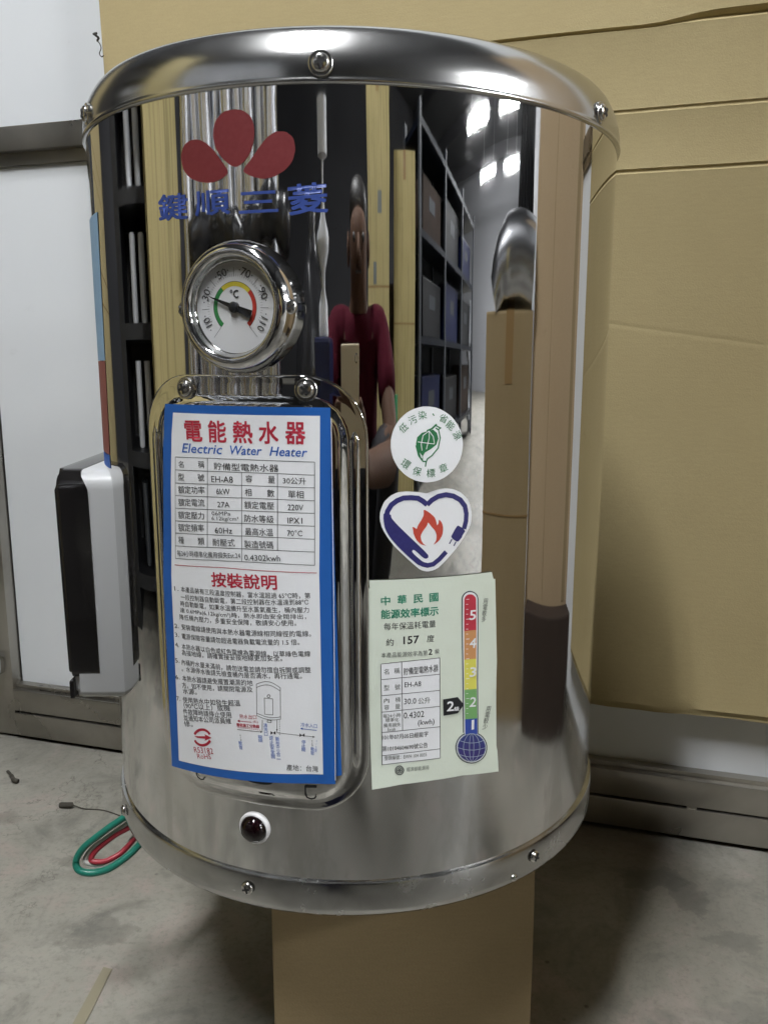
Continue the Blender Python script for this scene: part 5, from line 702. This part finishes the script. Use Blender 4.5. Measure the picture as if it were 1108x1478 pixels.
# the carton that carries the tank
sc_ = thing("support_carton", (.033, .0, 0), "plain brown carton underneath the heater, carrying its weight", "carton")
bm = bmesh.new()
x0, x1, y0, y1 = -.0945, .0915, -.100, .090
box(bm, x0, x1, y0, y1, .0, FLOOR_TO_TANK - .0008, .0022)
bmesh.ops.subdivide_edges(bm, edges=[e for e in bm.edges if e.calc_length() > .05], cuts=8, use_grid_fill=True)
for v in bm.verts:
    if abs(v.co.y - y0) < .001: v.co.y -= .0022 * sin(pi * (v.co.z / FLOOR_TO_TANK)) + .0008 * noise.noise(v.co * 30)
fix(bm); obj("carton_body", bm, M['carton'], sc_, smooth=30)
bm = bmesh.new(); box(bm, x0 - .0004, x1 + .0004, -.004, -.0033, FLOOR_TO_TANK - .0009, FLOOR_TO_TANK - .0004); fix(bm); obj("carton_seam", bm, M['tape'], sc_)

# bits on the floor
bm = bmesh.new(); add_poly(bm, [(-.2275, .037), (-.2190, .034), (-.2220, -.010), (-.2270, -.070), (-.2375, -.070), (-.2320, -.010)], .0)
for v in bm.verts: v.co.z = .0006
r_ = bmesh.ops.extrude_face_region(bm, geom=bm.faces[:]); bmesh.ops.translate(bm, verts=[v for v in r_['geom'] if isinstance(v, bmesh.types.BMVert)], vec=(0, 0, .0004)); fix(bm)
tag(obj("floor_tape", bm, M['tape2']), "short strip of worn brownish tape stuck on the concrete at the lower left", "tape")
def chip(name, pts, r, label, cat, m=None):
    bm = bmesh.new(); tube(bm, spline(pts, 5), r, 6); fix(bm); tag(obj(name, bm, m or M['stain'], smooth='all'), label, cat)
chip("dry_scrap", [(-.458, .398, .003), (-.452, .390, .004), (-.446, .383, .002), (-.440, .373, .004), (-.434, .371, .003)], [.002] * 8 + [.003] * 13, "small dark curled scrap on the concrete at the far left", "scrap")
chip("wire_offcut", [(-.360, .311, .003), (-.352, .309, .004), (-.343, .308, .004), (-.330, .305, .0012), (-.305, .301, .0008), (-.275, .284, .0008)], [.0035] * 10 + [.0007] * 16, "thin dark wire offcut with a blobbed end on the concrete left of the heater", "wire")

# ------------------------------------------------------------------ the workshop in front of the heater (seen in its polished shell)
wall_far = tag(obj("end_wall", (lambda b: (box(b, 13.0, 13.2, -9, 1, 0, 3.6, mat=WM), fix(b))[1])(bmesh.new()), M['wall']), "pale grey end wall far down the workshop aisle", "wall")
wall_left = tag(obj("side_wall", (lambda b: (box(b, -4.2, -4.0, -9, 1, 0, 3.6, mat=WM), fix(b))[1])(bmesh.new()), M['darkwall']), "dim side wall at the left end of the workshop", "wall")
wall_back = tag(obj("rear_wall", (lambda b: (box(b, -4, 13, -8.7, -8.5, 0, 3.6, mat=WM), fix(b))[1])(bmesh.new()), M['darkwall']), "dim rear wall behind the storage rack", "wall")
wall_door = tag(obj("door_wall", (lambda b: (box(b, 2.2, 13, .02, .2, 0, 3.6, mat=WM), fix(b))[1])(bmesh.new()), M['wall']), "pale wall running on to the right of the sliding door", "wall")
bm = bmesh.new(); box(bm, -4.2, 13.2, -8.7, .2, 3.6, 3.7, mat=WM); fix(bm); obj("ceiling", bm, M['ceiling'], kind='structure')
for k, _o in enumerate(('first', 'second', 'third', 'fourth', 'fifth', 'sixth', 'last')):
    bm = bmesh.new(); s = -2.9 + k * 2.5; box(bm, s, s + .12, -8.5, .02, 3.38, 3.6, mat=WM); fix(bm)
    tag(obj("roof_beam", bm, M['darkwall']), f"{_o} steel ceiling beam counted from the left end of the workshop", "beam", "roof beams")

def lamp():
    root = thing("ceiling_lamp", (0, 0, 0), "fluorescent batten lamp hung under the workshop ceiling", "lamp", "fluorescent lamps in rows", WROT + pi / 2)
    bm = bmesh.new(); box(bm, -.62, .62, -.075, .075, .0, .06, .008)
    for x in (-.4, .4): tube(bm, [(x, 0, .055), (x, 0, .88)], .004, 6)
    fix(bm); obj("housing", bm, M['housing'], root)
    for y in (-.04, .04):
        bm = bmesh.new(); tube(bm, [(-.59, y, -.018), (.59, y, -.018)], .015, 8); fix(bm); obj("tube", bm, M['tube'], root)
    return root
first = None
for s, n, lb in ((-.20, 1.40, "nearest, almost above the heater"), (4.0, 1.40, "second of the near row down the aisle"), (7.3, 1.40, "third of the near row down the aisle"), (9.6, 1.40, "farthest of the near row down the aisle"), (7.3, 3.3, "third of the row over the rack"), (9.6, 3.3, "farthest of the row over the rack")):
    o = lamp() if first is None else copy_tree(first); first = first or o
    o.location = W(s, n, 2.72); o['label'] = "fluorescent batten lamp under the ceiling, " + lb

def carton(name, cx, cy, rz, w, d, h, m, label, tape=True, flap=False, group=None, marks=()):
    root = thing(name, (cx, cy, 0), label, "carton", group, rz)
    bm = bmesh.new(); box(bm, -w / 2, w / 2, -d / 2, d / 2, .0, h, .004); fix(bm); obj("carton_body", bm, m, root)
    if tape:
        bm = bmesh.new(); box(bm, -.024, .024, -d / 2 - .0008, d / 2 + .0008, h - .10, h + .0008); fix(bm); obj("tape_strip", bm, M['tape'], root)
        bm = bmesh.new(); box(bm, -w / 2 - .0007, w / 2 + .0007, -d / 2 - .0007, d / 2 + .0007, h * .52, h * .525); fix(bm); obj("crease_band", bm, M['tape'], root)
    for mx, mz in marks:
        bm = bmesh.new(); box(bm, mx - .03, mx + .03, d / 2 + .0005, d / 2 + .0012, mz - .035, mz + .035); fix(bm); obj("print_mark", bm, M['gray'], root)
    return root
# right of the heater: a tall pale carton with a dark one at its foot, then a taped one topped by a duct elbow
tc = carton("tall_carton", .916, -.058, rad(-83), .42, .25, 1.6, M['carton_pink'], "tall pale brown carton to the right of the heater, mirrored in its right side", False)
for x0_, x1_ in ((.060, .064), (-.150, -.120)):
    bm = bmesh.new(); box(bm, x0_, x1_, -.1262, -.1253, .19, 1.59); fix(bm); obj("corner_seam", bm, M['carton'], tc)
carton("dark_carton", .757, -.068, rad(-83), .40, .06, .185, M['carton_dark'], "low dark brown carton at the foot of the tall pale carton", False)
carton("taped_carton", .859, -.473, rad(70.8), .32, .26, .60, M['carton'], "brown carton with a strip of tape, under the metal duct elbow")
bm = bmesh.new(); tube(bm, spline([(.73, -.55, .615), (.76, -.50, .660), (.80, -.40, .672), (.83, -.30, .660)], 6), [.045 + .025 * min(1, i / 8) for i in range(19)], 24); fix(bm)
tag(obj("duct_elbow", bm, M['tin'], smooth=40), "grey sheet metal duct elbow lying on the taped carton", "duct")

# storage rack along the aisle
RS, RN = 3.68, 2.86
rk = thing("storage_rack", W(RS, RN, 0), "dark blue storage rack filled with dark stock along the aisle", "rack", None, WROT)
for x in (-1.55, -.5, .55, 1.6):
    for y in (-.25, .25):
        bm = bmesh.new(); box(bm, x - .03, x + .03, y - .025, y + .025, 0, 1.52); fix(bm); obj("post", bm, M['post'], rk)
for z in (.18, .62, 1.04, 1.46):
    bm = bmesh.new(); box(bm, -1.57, 1.62, -.27, .27, z - .03, z); fix(bm); obj("shelf", bm, M['rack'], rk)
bm = bmesh.new(); box(bm, -1.57, 1.62, -.29, -.275, .1, 1.5); fix(bm); obj("back_sheet", bm, M['darkbox'], rk)
k = 0
for z, lv in ((.18, "bottom"), (.62, "middle"), (1.04, "upper")):
    for x, bay in ((-1.02, "nearest"), (.02, "second"), (1.07, "farthest")):
        k += 1; h = .24 + .11 * random.random()
        kind, m = ((("dark stock box", 'darkbox'), ("blue plastic bin", 'bin'), ("dark stock box", 'darkbox'), ("brown carton", 'carton_dark'))[k % 4])
        bm = bmesh.new(); box(bm, -.36, .36, -.20, .18, 0, h, .006); fix(bm)
        o = obj("stock_box", bm, M[m]); o.location = W(RS + x, RN, z + .001); o.rotation_euler = (0, 0, WROT)
        tag(o, f"{kind} on the {lv} shelf in the {bay} bay of the dark rack", "box", "boxes on the rack")
        bm = bmesh.new(); box(bm, -.12, .12, .1803, .183, h * .5, h * .75); fix(bm); p_ = obj("paper_tag", bm, M['post'], o)
# a column of small pale packets at the far end of the rack, and a dark tarpaulin hung by the door wall
pk = .001
for k in range(9):
    h = .085 + .02 * (k % 2) + .012 * ((k * 5) % 3); w = .05 + .02 * ((k * 7) % 4)
    bm = bmesh.new(); box(bm, -w, w, -.06, .06, 0, h, .004); fix(bm)
    o = obj("packet", bm, M['binwhite']); o.location = W(5.42 + .02 * ((k * 3) % 3), 2.75 + .02 * (k % 3), pk); pk += h + .0006; o.rotation_euler = (0, 0, WROT + .3 * (k % 3))
    tag(o, ("lowest", "second", "third", "fourth", "fifth", "sixth", "seventh", "eighth", "topmost")[k] + " pale packet from the floor in the column at the rack's far end", "packet", "pale packets at the rack end")
bm = bmesh.new(); nn = 24; rows_ = []
for j in range(9):
    rows_.append([bm.verts.new(W(3.0 + .05 * sin(i * 1.4) * (1 - j / 10), .16 + .42 * i / nn * (1 - .03 * j), .86 + .11 * j)) for i in range(nn + 1)])
for a, b in zip(rows_, rows_[1:]):
    for i in range(nn): bm.faces.new((a[i], a[i + 1], b[i + 1], b[i]))
r_ = bmesh.ops.solidify(bm, geom=bm.faces[:], thickness=.006); fix(bm)
tag(obj("hanging_tarpaulin", bm, M['bag'], smooth='all'), "dark folded tarpaulin hanging beside the door wall down the aisle", "tarpaulin")
# cartons standing behind the photographer
carton("stacked_carton", .40, -2.59, rad(9), .36, .3, 1.45, M['carton_olive'], "tall olive carton behind the photographer's left shoulder", True, marks=((.02, 1.02), (-.06, .80)))
carton("narrow_carton", .93, -2.77, rad(18), .39, .3, 1.25, M['carton_olive'], "narrow olive carton beside the grey post of the rack", True)
carton("scuffed_carton", .66, -2.95, rad(20), .22, .3, .80, M['carton_dark'], "dark scuffed carton between the two olive cartons", False)
bm = bmesh.new(); tube(bm, [(.62, -2.30, 0), (.62, -2.30, .42)], .035, 16); fix(bm); tag(obj("bollard", bm, M['greenpost'], smooth=40), "short green painted post standing on the floor", "post")
# left of the heater: cardboard panel, bundle of steel pipes, shelf of pipes
carton("upright_carton", -.95, -.235, rad(80), .28, .12, 1.5, M['carton_olive'], "tall flat tan carton standing left of the heater, beside the pipe bundle", False)
for k in range(9):
    f = k / 8; a = rad(-67 + 40 * f); d = .98 + .05 * (k % 2); bx, by = -.13 + d * sin(a) * .86, -.10 - d * cos(a) * .92
    r = .042 + .010 * ((k * 7) % 3) / 2
    bm = bmesh.new(); lathe(bm, [(r * .86, 1.3)] + [(r, 1.3 - 1.299 * i / 26) for i in range(27)] + [(r * .86, .001)], 28)
    for v in bm.verts: v.co += Vector((noise.noise(v.co * 14 + Vector((k, 0, 0))), noise.noise(v.co * 14 + Vector((0, k, 9))), 0)) * .009
    fix(bm)
    o = obj("foil_pipe", bm, M['tin'], smooth=50); o.location = (bx, by, 0)
    tag(o, ("first", "second", "third", "fourth", "fifth", "sixth", "seventh", "eighth", "last")[k] + " crinkled foil wrapped pipe from the left in the upright bundle mirrored above the gauge", "pipe", "upright foil wrapped pipes")
bm = bmesh.new(); tube(bm, spline([(-.82, -.42, .69), (-.74, -.60, .725), (-.59, -.69, .69), (-.46, -.78, .73), (-.34, -.83, .70)], 6), [.032 + .018 * ((i * 5) % 4) / 3 for i in range(25)], 12); fix(bm)
tag(obj("tie_wrap", bm, M['bag'], smooth='all'), "crumpled black wrap tied round the upright foil wrapped pipes", "wrap")
sr = thing("pipe_shelf", (-1.42, .05, 0), "dark shelf unit holding short pipes, to the far left of the heater", "shelf", None, rad(84))
for x in (-.34, .34):
    bm = bmesh.new(); box(bm, x - .05, x + .05, -.20, .15, 0, 1.5); fix(bm); obj("post", bm, M['darkbox'], sr)
for z in (.12, .36, .60, .84, 1.08, 1.35):
    bm = bmesh.new(); box(bm, -.29, .29, -.20, .15, z - .03, z); fix(bm); obj("shelf", bm, M['darkbox'], sr)
bm = bmesh.new(); box(bm, -.39, .39, .155, .17, 0, 1.5); fix(bm); obj("back_sheet", bm, M['darkbox'], sr)
for z, lv in ((.12, "lowest"), (.36, "second lowest"), (.60, "middle"), (.84, "second highest"), (1.08, "highest")):
    for x, ps in ((-.16, "near"), (-.02, "middle"), (.12, "far")):
        bm = bmesh.new(); lathe(bm, [(.02, .17), (.045, .17), (.045, .001), (.02, .001)], 20); fix(bm)
        o = obj("short_pipe", bm, M['post'] if z < .2 else M['binwhite'], smooth=50); o.location = Matrix.Translation(sr.location) @ Matrix.Rotation(rad(84), 4, 'Z') @ Vector((x, -.08, z + .001))
        tag(o, f"short grey pipe at the {ps} end of the {lv} shelf in the dark unit", "pipe", "short pipes on the shelf")
lc = wallthing("leaning_cardboard", "tan cardboard panel standing against the door at the far left", "cardboard", s=-.98)
bm = bmesh.new(); box(bm, -.27, .22, -.062, -.052, .002, 1.3)
fix(bm); obj("cardboard_face", bm, M['sheet'], lc)
for z in (.62, .67, .80, .84):
    bm = bmesh.new(); box(bm, -.268, .218, -.0625, -.0615, z, z + .003); fix(bm); obj("fold_line", bm, M['tape'], lc)
# plastic sack and blue box beside the photographer
bm = bmesh.new(); lathe(bm, [(0, .0), (.12, .0), (.15, .06), (.15, .45), (.12, .60), (.05, .68), (.03, .74), (.05, .80), (0, .80)], 28)
for v in bm.verts: v.co += Vector((noise.noise(v.co * 9), noise.noise(v.co * 9 + Vector((5, 0, 0))), 0)) * .025
fix(bm); o = obj("plastic_sack", bm, M['bag'], smooth='all'); o.location = (-.30, -1.12, 0); tag(o, "shiny black plastic sack standing beside the photographer", "sack")
bm = bmesh.new(); lathe(bm, [(0, .56), (.022, .562), (.020, .60), (.006, .62), (.008, .64), (.024, .665), (.026, .68), (.010, .705), (.004, .73), (.005, .77), (.020, .775), (.022, .84), (0, .842)], 20); fix(bm); o = obj("white_fitting", bm, M['binwhite'], smooth=50); o.location = (-.15, -.79, 0); tag(o, "white plastic fitting standing on the narrow blue box", "fitting")
bm = bmesh.new(); box(bm, -.035, .035, -.05, .05, 0, .56, .006); fix(bm); o = obj("blue_box", bm, M['bin']); o.location = (-.15, -.79, 0); tag(o, "narrow blue box standing in front of the black sack", "box")

# ------------------------------------------------------------------ the photographer, crouching with a phone
def skin_mesh(name, pts, edges, mat, parent=None, root=None, sub=2):
    names = list(pts); me = bpy.data.meshes.new(name)
    me.from_pydata([pts[k][0] for k in names], [(names.index(a), names.index(b)) for a, b in edges], [])
    o = bpy.data.objects.new(name, me); COL.objects.link(o)
    m = o.modifiers.new("skin", 'SKIN'); m.use_smooth_shade = True
    for i, k in enumerate(names):
        sv = me.skin_vertices[0].data[i]; r = pts[k][1]; sv.radius = r if isinstance(r, tuple) else (r, r); sv.use_root = (k == (root or names[0]))
    s_ = o.modifiers.new("round", 'SUBSURF'); s_.levels = sub; s_.render_levels = sub
    dg = bpy.context.evaluated_depsgraph_get(); dg.update()
    m2 = bpy.data.meshes.new_from_object(o.evaluated_get(dg)); o.modifiers.clear(); o.data = m2; bpy.data.meshes.remove(me)
    m2.name = name; m2.materials.clear(); m2.materials.append(mat)
    for p in m2.polygons: p.use_smooth = True; p.material_index = 0
    if parent: o.parent = parent
    return o
PX, PY = .015, -1.06
man = thing("person", (PX, PY, 0), "person in a maroon polo shirt crouching and holding up a phone, mirrored in the tank", "person")
B = {"pelvis": ((0, -.16, .28), (.13, .11)), "waist": ((0, -.12, .38), (.12, .09)), "chest": ((0, -.06, .46), (.12, .085)), "shoulders": ((0, -.03, .555), (.075, .05)), "neck": ((0, -.01, .612), .052), "jaw": ((0, .02, .655), (.054, .062)), "head": ((0, .015, .710), (.066, .078)), "crown": ((0, .005, .755), (.052, .06))}
Ed = [("pelvis", "waist"), ("waist", "chest"), ("chest", "shoulders"), ("shoulders", "neck"), ("neck", "jaw"), ("jaw", "head"), ("head", "crown")]
for s, t in ((1, "r"), (-1, "l")):
    hand = (-PX + (.020 if s > 0 else -.072), .395, .430)
    B.update({"sh" + t: ((s * .165, -.03, .565), .052), "el" + t: ((s * .205, .14, .385), .040), "wr" + t: ((hand[0] + s * .030, hand[1] - .075, hand[2] - .030), (.026, .022)), "pa" + t: ((hand[0] + s * .012, hand[1] - .02, hand[2]), (.030, .013)),
              "hp" + t: ((s * .10, -.14, .27), .085), "kn" + t: ((s * .19, .16, .42), .062), "an" + t: ((s * .13, -.02, .075), .040), "to" + t: ((s * .15, .14, .025), (.042, .024))})
    Ed += [("shoulders", "sh" + t), ("sh" + t, "el" + t), ("el" + t, "wr" + t), ("wr" + t, "pa" + t), ("pelvis", "hp" + t), ("hp" + t, "kn" + t), ("kn" + t, "an" + t), ("an" + t, "to" + t)]
    for f, (dx, dz, ln) in enumerate(((.016, .030, .030), (.006, .038, .034), (-.006, .040, .032), (-.017, .034, .026))):
        k1, k2 = f"f{f}a{t}", f"f{f}b{t}"
        B[k1] = ((hand[0] + s * dx, hand[1] + .004, hand[2] + dz), .0085); B[k2] = ((hand[0] + s * (dx - .012), hand[1] + .020, hand[2] + dz + ln * .7), .0072)
        Ed += [("pa" + t, k1), (k1, k2)]
    B["tha" + t] = ((hand[0] - s * .020, hand[1] - .004, hand[2] - .004), .0105); B["thb" + t] = ((hand[0] - s * .034, hand[1] + .016, hand[2] + .022), .0085)
    Ed += [("pa" + t, "tha" + t), ("tha" + t, "thb" + t)]
skin_mesh("body", B, Ed, M['skin'], man)
S_ = {k: B[k] for k in ("waist", "chest", "shoulders", "neck")}
S_ = {"pelvis": ((0, -.15, .31), (.15, .13)), "waist": ((0, -.12, .38), (.145, .115)), "chest": ((0, -.06, .46), (.155, .11)), "shoulders": ((0, -.03, .555), (.095, .06)), "collar": ((0, -.010, .600), .054)}
SE = [("pelvis", "waist"), ("waist", "chest"), ("chest", "shoulders"), ("shoulders", "collar")]
for s, t in ((1, "r"), (-1, "l")):
    S_["sh" + t] = ((s * .168, -.03, .567), .066); S_["slv" + t] = ((s * .195, .08, .455), .058); SE += [("shoulders", "sh" + t), ("sh" + t, "slv" + t)]
skin_mesh("polo_shirt", S_, SE, M['shirt'], man, "chest")
T_ = {"pelvis": ((0, -.16, .275), (.148, .125))}; TE = []
for s, t in ((1, "r"), (-1, "l")):
    T_.update({"hp" + t: ((s * .10, -.14, .27), .10), "kn" + t: ((s * .19, .16, .42), .076), "cu" + t: ((s * .133, -.005, .12), .056)}); TE += [("pelvis", "hp" + t), ("hp" + t, "kn" + t), ("kn" + t, "cu" + t)]
skin_mesh("trousers", T_, TE, M['trousers'], man, "pelvis")
skin_mesh("hair", {"a": ((0, -.030, .715), (.064, .058)), "b": ((0, -.012, .765), (.066, .068)), "c": ((0, .044, .785), (.054, .030))}, [("a", "b"), ("b", "c")], M['hair'], man)
for s in (-1, 1):
    bm = bmesh.new(); bmesh.ops.create_uvsphere(bm, u_segments=12, v_segments=8, radius=.0075); bmesh.ops.transform(bm, matrix=Matrix.Translation((s * .029, .083, .705)), verts=bm.verts[:]); obj("eye", bm, M['shoe'], man, smooth='all')
    bm = bmesh.new(); bmesh.ops.create_uvsphere(bm, u_segments=12, v_segments=8, radius=1); bmesh.ops.transform(bm, matrix=Matrix.Translation((s * .067, .010, .697)) @ Matrix.Diagonal((.010, .018, .028, 1)), verts=bm.verts[:]); obj("ear", bm, M['skin'], man, smooth='all')
    skin_mesh("shoe", {"h": ((s * .13, -.045, .045), (.045, .042)), "m": ((s * .14, .06, .040), (.047, .036)), "t": ((s * .15, .17, .028), (.043, .026))}, [("h", "m"), ("m", "t")], M['shoe'], man)
bm = bmesh.new(); bmesh.ops.create_cone(bm, segments=8, radius1=.017, radius2=.007, depth=.045, cap_ends=True); bmesh.ops.transform(bm, matrix=Matrix.Translation((0, .092, .687)) @ Matrix.Rotation(.25, 4, 'X'), verts=bm.verts[:]); obj("nose", bm, M['skin'], man, smooth='all')
bm = bmesh.new(); box(bm, -.020, .020, .078, .086, .655, .659, .002); fix(bm); obj("mouth", bm, M['shoe'], man)

# the phone in the person's hand: its camera is where this picture is taken from
ph = bpy.data.objects.new("phone", None); COL.objects.link(ph); tag(ph, "slim gold phone held upright by the crouching person", "phone")
ph.matrix_world = Matrix(((_r.x, _u.x, -FWD.x, CAM.x), (_r.y, _u.y, -FWD.y, CAM.y), (_r.z, _u.z, -FWD.z, CAM.z), (0, 0, 0, 1)))
bm = bmesh.new(); box(bm, -.056, .011, -.122, .0145, .0042, .0112, .003); fix(bm); obj("phone_shell", bm, M['phone'], ph, smooth=50)
bm = bmesh.new(); lathe(bm, [(.0055, .0042), (.0055, .0032), (.0042, .0030), (.0042, .0040)], 24); fix(bm); obj("camera_ring", bm, M['bezel'], ph, smooth=40)
bm = bmesh.new(); box(bm, -.053, .008, -.118, .010, .0112, .0114); fix(bm); obj("screen", bm, M['gloss_black'], ph)
bpy.data.objects.remove(_to); bpy.data.curves.remove(_cu)
